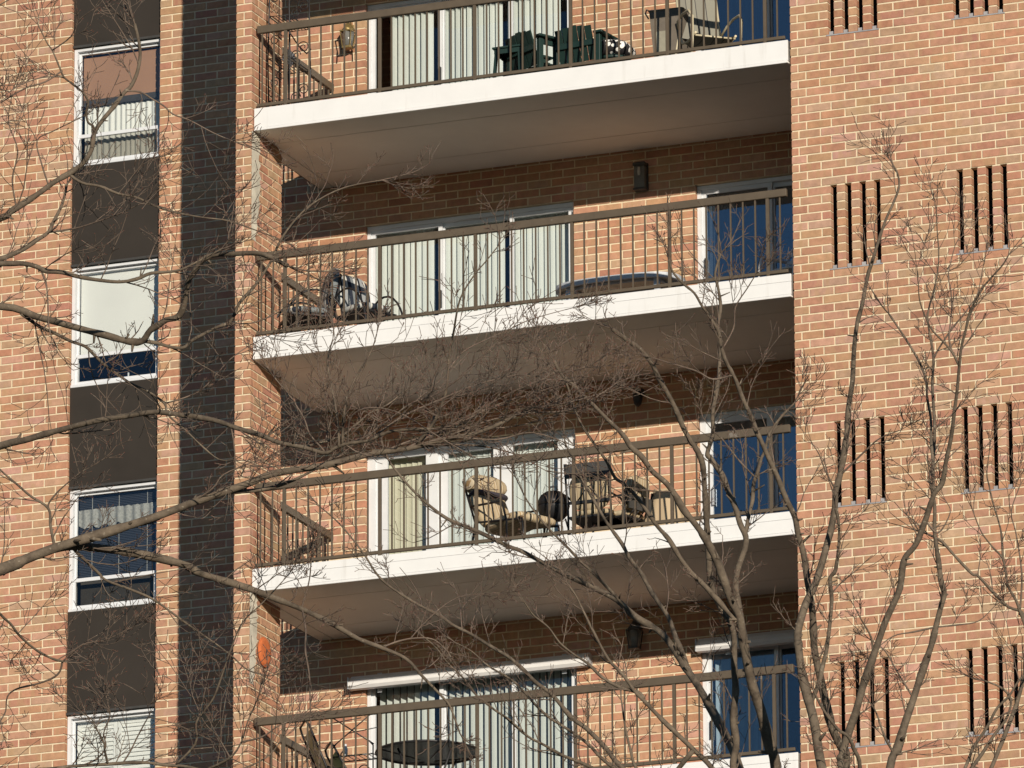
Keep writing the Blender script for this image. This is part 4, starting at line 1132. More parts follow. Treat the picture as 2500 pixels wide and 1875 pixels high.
# traced bough centre lines of the three trees: x,y,z in metres and radius in millimetres
TREE_DATA=[
(1,"16.42,-45.83,-0.10,115.2 16.39,-45.83,2.64,101.5 16.35,-45.83,5.28,87.9 16.31,-45.83,7.92,74.3 16.27,-45.83,10.56,60.6 16.46,-46.03,11.44,57.1 16.64,-46.23,12.33,52.8 16.80,-46.43,13.21,48.2 16.93,-46.62,13.98,43.9 17.08,-46.80,14.75,39.5 17.22,-47.02,15.64,34.4"),
(1,"16.66,-46.25,12.44,40.4 17.15,-45.95,12.95,37.2 17.67,-45.65,13.33,33.5 18.27,-45.31,13.59,29.3 18.41,-45.24,13.66,28.3 18.58,-45.17,13.73,27.1 18.86,-45.04,13.83,25.0 19.11,-44.94,13.92,23.3 19.33,-44.86,14.01,21.7 19.56,-44.78,14.09,20.0 19.71,-44.73,14.15,18.9 19.97,-44.64,14.19,17.1 20.14,-44.59,14.23,15.8 20.27,-44.55,14.26,14.9 20.45,-44.49,14.28,13.6 20.56,-44.46,14.31,12.8 20.66,-44.43,14.33,12.1 20.86,-44.38,14.37,10.6 21.04,-44.34,14.45,9.2"),
(1,"19.47,-44.81,14.06,13.3 19.47,-44.80,14.05,13.3 19.60,-44.64,14.09,11.1 19.71,-44.55,14.14,9.1 19.84,-44.49,14.21,6.8 19.93,-44.47,14.27,5.2"),
(1,"18.52,-45.19,13.71,26.6 18.62,-45.08,13.75,26.0 18.80,-44.85,13.76,24.4 18.94,-44.67,13.75,22.9 19.06,-44.52,13.73,21.6 19.13,-44.43,13.69,20.8 19.32,-44.22,13.64,18.7 19.45,-44.10,13.59,17.2 19.55,-44.00,13.55,16.0 19.69,-43.89,13.48,14.4 19.83,-43.78,13.39,12.7 19.95,-43.71,13.34,11.4 20.07,-43.64,13.28,10.1 20.15,-43.58,13.18,8.8 20.24,-43.51,13.07,7.4 20.28,-43.48,13.01,6.7 20.32,-43.43,12.86,5.2"),
(1,"16.77,-46.38,12.99,26.3 17.63,-46.72,13.46,23.4 18.43,-46.92,13.70,20.5 19.08,-47.03,13.79,18.2 19.23,-47.05,13.80,17.6 19.42,-47.08,13.82,16.9 19.69,-47.12,13.84,15.9 19.91,-47.15,13.84,15.0 20.06,-47.16,13.84,14.5 20.20,-47.17,13.81,13.9 20.42,-47.18,13.75,13.1 20.56,-47.18,13.69,12.5 20.71,-47.19,13.63,11.8 20.81,-47.19,13.58,11.4 20.97,-47.20,13.53,10.8 21.08,-47.20,13.49,10.3 21.15,-47.21,13.51,10.0 21.23,-47.23,13.52,9.7 21.35,-47.24,13.52,9.2 21.51,-47.27,13.55,8.6 21.73,-47.29,13.53,7.7"),
(1,"20.94,-47.19,13.54,7.7 21.03,-47.08,13.59,7.0 21.10,-47.00,13.64,6.4 21.14,-46.96,13.69,5.9 21.18,-46.92,13.74,5.5 21.21,-46.89,13.78,5.0 21.29,-46.82,13.84,4.2 21.40,-46.74,13.96,2.9"),
(1,"21.17,-47.22,13.51,6.7 21.17,-47.23,13.62,6.2 21.15,-47.23,13.75,5.4 21.12,-47.22,13.88,4.6 21.09,-47.19,14.01,3.8 21.10,-47.14,14.14,2.9"),
(1,"21.19,-47.22,13.52,6.7 21.22,-47.28,13.63,6.2 21.26,-47.32,13.75,5.4 21.32,-47.33,13.86,4.5 21.40,-47.33,13.98,3.6 21.43,-47.32,14.08,2.9"),
(1,"21.07,-47.20,13.50,4.8 21.07,-47.20,13.51,4.8 21.01,-47.24,13.59,4.4 20.99,-47.27,13.67,4.1 20.95,-47.30,13.75,3.7 20.92,-47.32,13.80,3.5 20.86,-47.38,13.89,2.9"),
(1,"21.23,-47.23,13.52,4.8 21.23,-47.24,13.53,4.8 21.29,-47.35,13.62,4.5 21.39,-47.40,13.65,4.3 21.52,-47.42,13.63,4.1 21.65,-47.44,13.57,3.8 21.79,-47.44,13.47,3.3 21.92,-47.43,13.38,2.9 22.08,-47.40,13.28,2.4"),
(1,"20.43,-44.50,14.28,6.2 20.58,-44.45,14.36,5.7 20.74,-44.41,14.43,5.1 20.96,-44.40,14.51,4.4 21.19,-44.41,14.55,3.6 21.49,-44.46,14.59,2.6"),
(1,"20.29,-44.54,14.26,6.2 20.49,-44.47,14.34,5.6 20.72,-44.35,14.40,4.7 20.95,-44.16,14.44,3.7 21.16,-43.94,14.55,2.6"),
(1,"20.45,-44.49,14.28,5.1 20.67,-44.41,14.36,4.7 20.87,-44.30,14.42,4.2 21.05,-44.17,14.53,3.7 21.21,-44.01,14.59,3.1 21.37,-43.83,14.68,2.6"),
(1,"20.49,-44.48,14.30,5.1 20.70,-44.44,14.33,4.6 20.92,-44.34,14.32,4.0 21.10,-44.23,14.37,3.4 21.28,-44.04,14.32,2.6"),
(1,"20.58,-44.45,14.36,4.1 20.82,-44.46,14.45,3.7 21.06,-44.51,14.53,3.2 21.31,-44.58,14.57,2.6 21.60,-44.69,14.58,2.0"),
(1,"20.50,-44.48,14.30,9.2 20.50,-44.49,14.31,9.2 20.60,-44.54,14.38,8.8 20.68,-44.60,14.46,8.3 20.75,-44.67,14.56,7.7 20.81,-44.78,14.72,6.7 20.85,-44.82,14.81,6.2 20.91,-44.89,14.96,5.3 20.96,-44.92,15.04,4.8 21.04,-44.94,15.13,4.2 21.10,-44.94,15.19,3.7 21.18,-44.95,15.27,3.1"),
(1,"20.79,-44.73,14.65,4.1 20.84,-44.64,14.77,3.9 20.92,-44.52,14.86,3.5 21.02,-44.41,14.94,3.2 21.13,-44.31,15.02,2.8 21.33,-44.18,15.10,2.1"),
(1,"16.89,-46.57,13.76,28.3 16.89,-46.57,13.76,28.3 17.53,-46.46,14.55,25.1 18.14,-46.36,14.85,22.5 18.70,-46.26,14.84,20.2 18.90,-46.22,14.77,19.4 19.04,-46.21,14.72,18.8 19.18,-46.19,14.67,18.2 19.32,-46.19,14.62,17.6 19.43,-46.18,14.58,17.1 19.53,-46.18,14.56,16.8 19.60,-46.21,14.61,16.4 19.65,-46.22,14.63,16.2 19.71,-46.24,14.65,15.9 19.79,-46.25,14.66,15.6 19.85,-46.30,14.72,15.3 19.90,-46.37,14.81,14.8 19.96,-46.41,14.86,14.4 20.01,-46.44,14.90,14.1 20.09,-46.46,14.92,13.8 20.21,-46.47,14.91,13.4 20.40,-46.50,14.88,12.6 20.56,-46.51,14.79,11.9"),
(1,"19.47,-46.18,14.58,10.0 19.58,-46.11,14.57,9.7 19.66,-46.05,14.55,9.4 19.72,-46.02,14.55,9.2 19.76,-46.00,14.59,9.0 19.83,-45.98,14.63,8.8 19.90,-45.95,14.67,8.5 19.96,-45.92,14.70,8.2 20.00,-45.92,14.78,7.9 20.03,-45.92,14.82,7.7 20.10,-45.90,14.90,7.3 20.19,-45.90,15.02,6.8 20.27,-45.91,15.16,6.2 20.39,-45.91,15.29,5.5 20.51,-45.89,15.37,4.9 20.65,-45.87,15.42,4.3 20.83,-45.82,15.45,3.5"),
(1,"19.96,-45.92,14.69,4.0 20.08,-45.88,14.69,3.6 20.23,-45.87,14.74,3.1 20.35,-45.91,14.81,2.6 20.49,-45.96,14.85,2.0"),
(1,"18.82,-46.24,14.79,10.1 18.88,-46.12,14.74,9.7 18.93,-46.04,14.72,9.4 18.99,-45.94,14.69,9.0 19.05,-45.87,14.67,8.6 19.08,-45.81,14.63,8.3 19.12,-45.74,14.58,8.0 19.17,-45.68,14.54,7.6 19.22,-45.63,14.50,7.2 19.30,-45.56,14.46,6.7 19.37,-45.50,14.40,6.2 19.38,-45.47,14.34,5.9 19.46,-45.42,14.26,5.3 19.54,-45.37,14.17,4.6 19.63,-45.33,14.09,4.0 19.72,-45.31,14.08,3.6"),
(1,"19.37,-45.50,14.40,4.1 19.47,-45.44,14.44,3.8 19.56,-45.37,14.51,3.6 19.68,-45.29,14.68,3.1 19.78,-45.19,14.79,2.6 19.92,-45.04,14.91,2.0"),
(1,"16.99,-46.70,14.31,26.3 17.79,-46.88,14.75,22.8 18.50,-46.90,15.04,19.1 18.96,-46.83,15.16,16.7 19.03,-46.82,15.20,16.3 19.17,-46.80,15.28,15.4 19.27,-46.78,15.35,14.8 19.36,-46.76,15.40,14.2 19.43,-46.75,15.45,13.7 19.48,-46.75,15.52,13.2 19.50,-46.76,15.61,12.8 19.55,-46.76,15.68,12.3 19.61,-46.75,15.75,11.8 19.67,-46.74,15.83,11.2 19.71,-46.73,15.87,10.9 19.75,-46.73,15.96,10.4 19.77,-46.75,16.07,9.8 19.75,-46.78,16.21,9.0"),
(1,"19.50,-46.76,15.61,7.0 19.51,-46.80,15.64,6.8 19.50,-46.84,15.65,6.6 19.51,-46.89,15.69,6.4 19.54,-46.93,15.74,6.1 19.53,-46.99,15.78,5.8 19.50,-47.06,15.81,5.3 19.47,-47.10,15.84,5.0 19.46,-47.14,15.89,4.6 19.44,-47.19,15.97,4.0 19.42,-47.22,16.01,3.7 19.39,-47.27,16.10,3.0"),
(1,"19.68,-46.74,15.84,5.5 19.76,-46.72,15.83,5.2 19.82,-46.69,15.79,4.9 19.88,-46.67,15.75,4.6 19.93,-46.65,15.70,4.3 20.02,-46.63,15.66,3.8 20.15,-46.60,15.58,3.1 20.27,-46.57,15.52,2.5"),
(1,"19.47,-47.10,15.84,4.0 19.38,-47.19,15.82,3.5 19.29,-47.28,15.76,3.0 19.21,-47.37,15.67,2.4 19.15,-47.45,15.63,2.0"),
(1,"18.68,-46.87,15.08,18.0 18.69,-46.87,15.07,17.9 18.85,-46.84,14.92,16.5 18.99,-46.82,14.90,15.5 19.10,-46.81,14.89,14.5 19.17,-46.79,14.87,14.0 19.23,-46.78,14.84,13.4 19.31,-46.76,14.83,12.7 19.40,-46.74,14.80,11.9 19.49,-46.71,14.78,11.0 19.62,-46.68,14.76,9.8 19.72,-46.66,14.77,8.8 19.80,-46.64,14.80,8.0 19.94,-46.60,14.81,6.6 20.04,-46.58,14.85,5.5 20.18,-46.55,14.92,4.0"),
(1,"18.89,-46.83,14.91,15.0 18.89,-46.83,14.93,14.9 18.95,-46.79,14.94,14.2 19.00,-46.75,14.97,13.4 19.06,-46.71,15.01,12.4 19.11,-46.67,15.06,11.4 19.17,-46.64,15.11,10.4 19.19,-46.62,15.17,9.5 19.23,-46.59,15.28,7.8 19.25,-46.57,15.40,6.0"),
(1,"19.19,-46.79,14.86,6.0 19.22,-46.77,14.78,5.4 19.23,-46.76,14.66,4.5 19.23,-46.75,14.55,3.6 19.24,-46.74,14.48,3.0"),
(1,"19.35,-46.76,15.39,8.0 19.42,-46.73,15.34,7.7 19.51,-46.70,15.32,7.3 19.60,-46.65,15.28,6.9 19.69,-46.61,15.26,6.5 19.77,-46.55,15.22,6.0 19.87,-46.47,15.19,5.4 19.98,-46.36,15.18,4.7 20.09,-46.24,15.18,4.0 20.21,-46.06,15.15,3.0"),
(1,"16.72,-46.33,12.77,10.1 16.75,-46.31,12.77,10.1 17.52,-45.87,13.32,8.6 18.00,-45.27,13.51,7.5 18.12,-44.93,13.41,7.0 18.14,-44.79,13.35,6.8 18.16,-44.68,13.31,6.6 18.19,-44.58,13.28,6.5 18.23,-44.49,13.26,6.3 18.26,-44.42,13.26,6.2"),
(1,"18.25,-44.42,13.26,6.2 18.22,-44.39,13.21,6.1 18.16,-44.37,13.18,5.9 18.06,-44.36,13.16,5.5 17.94,-44.37,13.14,5.1 17.88,-44.37,13.10,4.8 17.86,-44.35,13.02,4.4 17.83,-44.35,12.97,4.2"),
(1,"18.25,-44.42,13.26,4.2 18.39,-44.45,13.34,3.6 18.55,-44.47,13.35,2.9 18.74,-44.53,13.39,2.1"),
(1,"16.55,-46.13,11.89,17.2 17.57,-45.92,12.17,14.1 18.35,-45.77,12.29,11.4 18.76,-45.69,12.30,9.9 18.89,-45.66,12.31,9.4 19.09,-45.63,12.31,8.7 19.29,-45.59,12.31,7.9 19.42,-45.56,12.29,7.4 19.56,-45.53,12.27,6.9 19.77,-45.48,12.20,6.0"),
(1,"19.10,-45.63,12.31,6.0 19.12,-45.72,12.37,5.4 19.13,-45.75,12.40,5.1 19.12,-45.84,12.47,4.2 19.11,-45.87,12.51,3.6 19.07,-45.91,12.54,3.0"),
(1,"19.18,-45.61,12.31,5.0 19.23,-45.62,12.37,4.5 19.28,-45.64,12.44,3.8 19.34,-45.68,12.50,3.1 19.39,-45.72,12.54,2.5"),
(1,"18.95,-45.65,12.31,5.0 19.04,-45.65,12.34,4.6 19.10,-45.66,12.40,4.1 19.11,-45.71,12.47,3.6 19.17,-45.76,12.55,3.0 19.18,-45.81,12.60,2.5"),
(1,"18.24,-46.89,14.93,7.0 18.33,-46.47,15.90,5.2 18.56,-46.33,16.55,3.6 18.68,-46.27,16.62,3.2 18.74,-46.24,16.66,3.0 18.87,-46.19,16.72,2.6"),
(1,"19.48,-45.55,12.29,7.0 19.61,-45.58,12.39,6.6 19.64,-45.64,12.49,6.3 19.69,-45.65,12.55,6.0 19.76,-45.67,12.62,5.7 19.83,-45.71,12.74,5.2 19.90,-45.75,12.87,4.7 19.98,-45.78,13.00,4.2 20.10,-45.78,13.10,3.6 20.22,-45.78,13.21,3.0"),
(1,"18.55,-45.18,13.72,9.2 18.53,-45.20,13.85,8.4 18.52,-45.21,13.95,7.7 18.43,-45.26,14.02,6.8 18.37,-45.30,14.08,6.1 18.32,-45.35,14.13,5.3 18.24,-45.43,14.22,4.1"),
(1,"18.52,-45.21,13.95,5.1 18.53,-45.22,13.98,4.9 18.59,-45.24,14.03,4.3 18.66,-45.26,14.07,3.6 18.77,-45.30,14.12,2.6"),
(1,"18.62,-45.08,13.75,8.2 18.61,-45.07,13.74,8.2 18.68,-44.89,13.64,7.7 18.71,-44.82,13.60,7.4 18.80,-44.69,13.57,6.9 18.89,-44.57,13.53,6.4 18.96,-44.47,13.47,5.9 19.04,-44.38,13.40,5.4 19.14,-44.28,13.32,4.7 19.22,-44.21,13.25,4.2 19.30,-44.14,13.17,3.7 19.41,-44.08,13.14,3.1"),
(1,"19.56,-43.99,13.54,6.2 19.62,-44.04,13.64,4.9 19.66,-44.09,13.71,3.8 19.70,-44.17,13.77,2.6"),
(1,"19.57,-43.99,13.54,6.2 19.60,-44.01,13.41,5.8 19.61,-44.04,13.28,5.2 19.64,-44.05,13.13,4.4 19.65,-44.06,12.95,3.5 19.66,-44.07,12.78,2.6"),
(1,"19.94,-43.71,13.34,6.2 20.03,-43.64,13.39,5.5 20.12,-43.59,13.41,4.7 20.21,-43.55,13.40,3.9 20.28,-43.52,13.33,3.1"),
(1,"20.08,-43.61,13.40,4.2 20.17,-43.59,13.50,3.8 20.30,-43.58,13.60,3.3 20.42,-43.57,13.64,2.8 20.63,-43.58,13.63,2.1"),
(1,"20.52,-47.18,13.71,4.9 20.53,-47.16,13.61,4.1 20.52,-47.12,13.49,3.0 20.47,-47.08,13.39,1.9"),
(1,"19.27,-44.88,13.99,5.1 19.41,-44.91,14.05,4.3 19.48,-44.92,14.12,3.7 19.63,-44.89,14.18,2.6"),
(1,"19.64,-45.51,12.25,7.0 19.82,-45.58,12.29,6.0 19.91,-45.63,12.36,5.0 19.97,-45.68,12.46,4.0 20.03,-45.71,12.55,3.0"),
(1,"19.82,-45.58,12.29,5.0 19.74,-45.57,12.42,4.3 19.67,-45.59,12.50,3.6 19.63,-45.67,12.64,2.5"),
(1,"19.91,-45.63,12.36,5.0 20.05,-45.66,12.37,4.2 20.16,-45.68,12.42,3.3 20.25,-45.66,12.45,2.5"),
(1,"19.73,-45.49,12.22,6.0 19.85,-45.36,12.29,4.8 19.93,-45.27,12.37,3.6 19.98,-45.22,12.47,2.5"),
(1,"19.47,-47.12,15.87,5.0 19.39,-47.17,15.80,4.6 19.29,-47.22,15.76,4.0 19.16,-47.26,15.68,3.3 19.02,-47.29,15.62,2.5"),
(1,"19.24,-46.79,15.33,5.0 19.20,-46.80,15.46,4.4 19.18,-46.82,15.59,3.7 19.27,-46.80,15.64,3.1 19.37,-46.79,15.68,2.5"),
(1,"19.06,-46.82,15.21,5.0 19.06,-46.88,15.36,4.5 19.11,-46.92,15.51,3.8 19.08,-46.98,15.66,3.1 19.11,-47.01,15.79,2.5"),
(1,"19.17,-46.64,15.11,5.0 19.32,-46.62,15.12,4.4 19.44,-46.62,15.14,3.9 19.61,-46.66,15.16,3.1 19.76,-46.72,15.18,2.5"),
(1,"19.44,-47.19,15.97,4.0 19.57,-47.23,16.02,3.3 19.64,-47.28,16.09,2.7 19.75,-47.32,16.13,2.0"),
(1,"20.63,-44.44,14.33,6.2 20.85,-44.35,14.43,5.5 21.05,-44.23,14.49,4.7 21.26,-44.01,14.55,3.6 21.44,-43.81,14.73,2.6"),
(1,"20.45,-44.49,14.28,6.2 20.60,-44.31,14.33,5.4 20.77,-44.17,14.34,4.5 20.93,-44.07,14.30,3.5 21.08,-43.99,14.21,2.6"),
(1,"21.35,-47.24,13.52,5.8 21.50,-47.14,13.66,5.1 21.65,-47.05,13.75,4.4 21.86,-46.98,13.84,3.4 22.07,-46.92,13.89,2.4"),
(1,"21.28,-47.23,13.52,4.8 21.44,-47.28,13.58,4.5 21.63,-47.33,13.67,4.0 21.80,-47.36,13.70,3.5 22.01,-47.41,13.80,2.9 22.14,-47.45,13.89,2.4"),
(1,"20.66,-44.39,14.39,4.1 20.86,-44.38,14.49,3.5 21.03,-44.44,14.61,2.7 21.19,-44.53,14.71,2.0"),
(2,"20.37,-37.72,-0.10,171.8 20.33,-37.72,2.34,151.4 20.29,-37.72,4.68,131.1 20.26,-37.72,7.02,110.7 20.22,-37.72,9.37,90.4 20.32,-37.99,10.35,80.0 20.37,-38.19,11.09,70.7 20.43,-38.40,11.84,60.7 20.49,-38.57,12.45,52.0"),
(2,"20.49,-38.57,12.45,40.7 20.63,-38.88,13.03,36.8 20.71,-39.17,13.55,32.6 20.70,-39.25,13.68,31.4 20.69,-39.37,13.87,29.8 20.67,-39.47,14.02,28.4 20.67,-39.57,14.17,27.0 20.67,-39.63,14.28,26.0 20.68,-39.70,14.39,25.0 20.65,-39.77,14.49,24.0 20.63,-39.84,14.60,22.9 20.61,-39.92,14.72,21.7 20.57,-40.01,14.84,20.4 20.53,-40.08,14.92,19.5 20.48,-40.15,15.00,18.6 20.45,-40.21,15.08,17.7 20.41,-40.27,15.15,16.8 20.35,-40.34,15.21,15.9 20.30,-40.41,15.30,14.9 20.26,-40.46,15.34,14.2 20.22,-40.52,15.42,13.3 20.16,-40.59,15.49,12.3 20.09,-40.68,15.58,11.1 20.04,-40.73,15.64,10.2 19.99,-40.79,15.70,9.4 19.95,-40.84,15.74,8.7 19.92,-40.90,15.82,7.8"),
(2,"20.48,-38.55,12.38,33.9 20.30,-38.25,13.14,30.9 20.14,-38.09,13.64,28.4 20.05,-38.03,13.86,27.2 19.99,-37.99,14.00,26.5 19.91,-37.97,14.15,25.6 19.80,-37.93,14.34,24.4 19.73,-37.92,14.46,23.6 19.65,-37.90,14.58,22.8 19.59,-37.89,14.67,22.2 19.50,-37.89,14.81,21.2 19.41,-37.88,14.89,20.5 19.29,-37.89,14.97,19.7 19.17,-37.89,15.09,18.6 19.06,-37.90,15.16,17.8 18.92,-37.91,15.24,16.7 18.81,-37.92,15.30,15.9 18.66,-37.94,15.39,14.8 18.53,-37.96,15.47,13.7 18.44,-37.97,15.51,13.0 18.28,-38.00,15.60,11.8 18.16,-38.02,15.66,10.9 18.04,-38.04,15.72,9.9 17.93,-38.07,15.81,8.9 17.85,-38.09,15.89,8.1 17.78,-38.11,15.97,7.3 17.70,-38.14,16.08,6.3 17.67,-38.15,16.13,5.9"),
(2,"19.66,-37.90,14.56,16.3 19.63,-37.90,14.67,15.9 19.57,-37.89,14.80,15.2 19.52,-37.88,14.94,14.5 19.43,-37.88,15.08,13.6 19.37,-37.87,15.18,12.9 19.33,-37.87,15.26,12.4 19.25,-37.87,15.37,11.6 19.19,-37.86,15.48,10.9 19.10,-37.86,15.61,10.0 19.04,-37.85,15.71,9.2 18.95,-37.84,15.87,8.1 18.88,-37.83,16.00,7.2 18.84,-37.82,16.09,6.6 18.78,-37.81,16.22,5.7 18.76,-37.78,16.37,4.7"),
(2,"20.68,-39.70,14.40,16.8 20.66,-39.70,14.39,16.7 20.63,-39.71,14.41,16.6 20.56,-39.75,14.50,16.0 20.48,-39.79,14.60,15.3 20.40,-39.83,14.69,14.6 20.34,-39.87,14.79,13.8 20.29,-39.91,14.89,13.1 20.23,-39.95,14.97,12.4 20.17,-40.01,15.08,11.5 20.12,-40.05,15.16,10.8 20.07,-40.10,15.22,10.2 20.02,-40.13,15.26,9.7 19.99,-40.19,15.35,8.9 19.93,-40.26,15.46,7.9 19.88,-40.35,15.57,6.9 19.85,-40.42,15.70,5.8 19.84,-40.48,15.79,5.0 19.81,-40.52,15.84,4.5"),
(2,"19.29,-37.89,14.97,11.7 19.23,-37.96,15.05,11.0 19.16,-38.04,15.14,10.3 19.08,-38.12,15.24,9.2 19.03,-38.16,15.29,8.7 18.97,-38.22,15.37,7.9 18.90,-38.27,15.45,7.0 18.82,-38.32,15.55,6.1 18.74,-38.38,15.68,4.8 18.68,-38.43,15.83,3.5"),
(2,"20.48,-38.53,12.33,27.1 20.50,-38.94,12.87,23.1 20.46,-39.25,13.33,19.1 20.37,-39.39,13.53,17.1 20.29,-39.47,13.63,15.9 20.20,-39.55,13.73,14.7 20.12,-39.61,13.82,13.5 20.03,-39.67,13.93,12.3 19.98,-39.71,13.99,11.5 19.92,-39.75,14.09,10.4 19.84,-39.80,14.19,9.3 19.76,-39.86,14.37,7.5 19.71,-39.89,14.49,6.3 19.67,-39.92,14.59,5.4 19.62,-39.94,14.67,4.5"),
(2,"20.02,-39.68,13.95,10.1 20.02,-39.68,13.96,10.1 19.99,-39.69,13.99,9.9 19.89,-39.72,14.02,9.3 19.78,-39.76,14.09,8.5 19.71,-39.81,14.17,7.7 19.63,-39.87,14.23,6.9 19.57,-39.94,14.29,6.2 19.53,-40.02,14.37,5.4 19.48,-40.10,14.42,4.7 19.46,-40.15,14.45,4.3 19.43,-40.26,14.54,3.4"),
(2,"20.47,-38.52,12.28,22.6 20.46,-38.52,12.28,22.6 20.16,-38.40,12.96,20.5 19.73,-38.35,13.49,18.1 19.36,-38.33,13.86,16.1 19.25,-38.32,14.00,15.4 19.12,-38.32,14.14,14.6 19.01,-38.32,14.23,14.1 18.88,-38.32,14.39,13.2 18.76,-38.32,14.49,12.5 18.67,-38.32,14.59,12.0 18.58,-38.33,14.67,11.4 18.49,-38.33,14.73,11.0 18.33,-38.34,14.84,10.1 18.21,-38.35,14.91,9.5 18.12,-38.36,14.98,9.0 18.05,-38.36,15.02,8.6 17.92,-38.37,15.10,8.0 17.76,-38.39,15.22,7.0 17.68,-38.40,15.31,6.5 17.60,-38.40,15.44,5.8 17.52,-38.41,15.55,5.1 17.44,-38.42,15.65,4.5 17.36,-38.43,15.73,4.0 17.29,-38.44,15.79,3.5"),
(2,"19.59,-38.34,13.64,13.8 19.34,-38.55,13.85,11.8 19.25,-38.64,13.96,10.8 19.14,-38.72,14.05,9.7 19.03,-38.78,14.13,8.8 18.95,-38.84,14.22,7.9 18.89,-38.88,14.30,7.1 18.82,-38.92,14.37,6.4 18.70,-38.98,14.45,5.3 18.61,-39.03,14.54,4.3 18.51,-39.07,14.60,3.4"),
(2,"19.70,-38.35,13.51,12.6 19.48,-38.78,13.68,11.0 19.34,-39.00,13.75,9.9 19.26,-39.12,13.78,9.3 19.18,-39.24,13.83,8.7 19.11,-39.33,13.87,8.1 19.03,-39.47,13.96,7.3 18.98,-39.55,14.00,6.8 18.93,-39.62,14.05,6.3 18.90,-39.67,14.08,6.0 18.86,-39.75,14.16,5.5 18.78,-39.86,14.26,4.6 18.74,-39.95,14.34,4.0 18.67,-40.03,14.41,3.4"),
(2,"20.28,-39.48,13.64,15.7 19.97,-39.33,13.44,12.3 19.85,-39.36,13.59,10.1 19.82,-39.38,13.71,8.5 19.80,-39.41,13.84,6.8 19.79,-39.45,14.01,4.5"),
(2,"20.67,-39.02,13.29,22.5 20.62,-39.04,13.29,22.4 20.48,-39.12,13.44,21.9 20.43,-39.18,13.58,21.6 20.46,-39.20,13.72,21.2 20.46,-39.25,13.88,20.7 20.49,-39.28,14.04,20.3 20.50,-39.33,14.20,19.8 20.52,-39.38,14.36,19.3 20.51,-39.43,14.45,19.0 20.47,-39.47,14.53,18.7 20.44,-39.54,14.64,18.3 20.44,-39.58,14.73,18.0 20.46,-39.67,14.92,17.3 20.48,-39.74,15.05,16.9 20.50,-39.82,15.21,16.3 20.51,-39.86,15.28,16.1 20.52,-39.91,15.35,15.8 20.51,-39.95,15.41,15.5 20.49,-40.00,15.46,15.3 20.46,-40.07,15.54,15.0 20.44,-40.15,15.64,14.5 20.42,-40.23,15.72,14.2 20.39,-40.32,15.81,13.7 20.37,-40.39,15.89,13.4 20.33,-40.47,15.96,13.1 20.28,-40.54,16.00,12.7 20.21,-40.65,16.06,12.2"),
(2,"20.68,-39.69,14.38,20.1 20.65,-39.67,14.53,19.6 20.64,-39.66,14.62,19.3 20.65,-39.65,14.72,18.8 20.69,-39.60,14.91,17.9 20.65,-39.60,15.03,17.3 20.62,-39.60,15.14,16.8 20.58,-39.60,15.23,16.3 20.54,-39.61,15.35,15.6 20.47,-39.62,15.46,14.9 20.45,-39.63,15.50,14.6 20.48,-39.61,15.62,14.0 20.48,-39.61,15.76,13.2 20.50,-39.61,15.86,12.6 20.52,-39.60,16.00,11.8 20.53,-39.61,16.10,11.1 20.54,-39.61,16.21,10.4 20.53,-39.63,16.32,9.8 20.55,-39.63,16.44,9.0 20.54,-39.65,16.57,8.2 20.53,-39.67,16.65,7.7 20.57,-39.67,16.78,6.8"),
(2,"20.68,-39.60,14.94,13.5 20.70,-39.58,15.07,12.6 20.72,-39.56,15.18,11.8 20.73,-39.56,15.29,10.9 20.75,-39.56,15.34,10.5 20.78,-39.55,15.45,9.5 20.80,-39.55,15.49,9.2 20.84,-39.56,15.60,8.0 20.91,-39.55,15.70,6.9 21.00,-39.55,15.78,5.6"),
(2,"20.75,-39.56,15.34,5.6 20.73,-39.56,15.34,5.6 20.65,-39.63,15.44,4.9 20.59,-39.70,15.54,4.1 20.54,-39.77,15.60,3.5 20.50,-39.84,15.67,2.8"),
(2,"20.49,-38.56,12.43,33.9 20.79,-38.71,12.84,31.6 21.03,-38.88,13.26,29.0 21.13,-39.05,13.59,27.0 21.12,-39.10,13.66,26.5 21.09,-39.17,13.76,25.7 21.08,-39.26,13.90,24.8 21.08,-39.35,14.04,23.8 21.08,-39.46,14.21,22.7 21.11,-39.57,14.42,21.2 21.12,-39.68,14.59,20.0 21.13,-39.77,14.74,18.9 21.12,-39.84,14.85,18.1 21.12,-39.90,14.95,17.4 21.09,-39.97,15.05,16.6 21.07,-40.05,15.16,15.8 21.04,-40.13,15.27,14.9 21.02,-40.20,15.36,14.1 21.00,-40.25,15.43,13.6 20.99,-40.30,15.50,13.0 20.96,-40.38,15.61,12.1 20.95,-40.43,15.68,11.6 20.93,-40.48,15.75,11.0 20.91,-40.53,15.81,10.5 20.90,-40.59,15.90,9.8 20.90,-40.63,15.97,9.2 20.87,-40.69,16.05,8.5 20.84,-40.75,16.11,7.9 20.81,-40.80,16.18,7.4 20.76,-40.86,16.23,6.7 20.72,-40.93,16.29,6.1 20.71,-40.97,16.36,5.5"),
(2,"20.94,-40.47,15.73,6.7 20.80,-40.46,15.72,5.9 20.70,-40.47,15.78,5.1 20.57,-40.49,15.83,4.1 20.43,-40.54,15.88,2.8"),
(2,"20.91,-40.57,15.88,5.5 20.98,-40.57,16.00,4.9 21.01,-40.61,16.12,4.3 21.11,-40.66,16.22,3.5 21.20,-40.72,16.30,2.8"),
(3,"21.36,-38.86,-0.10,166.8 21.32,-38.86,2.23,147.0 21.29,-38.86,4.45,127.3 21.25,-38.86,6.68,107.5 21.21,-38.86,8.90,87.8 21.32,-39.11,9.86,78.9 21.40,-39.34,10.70,69.5 21.47,-39.54,11.42,60.8 21.53,-39.71,12.06,52.7"),
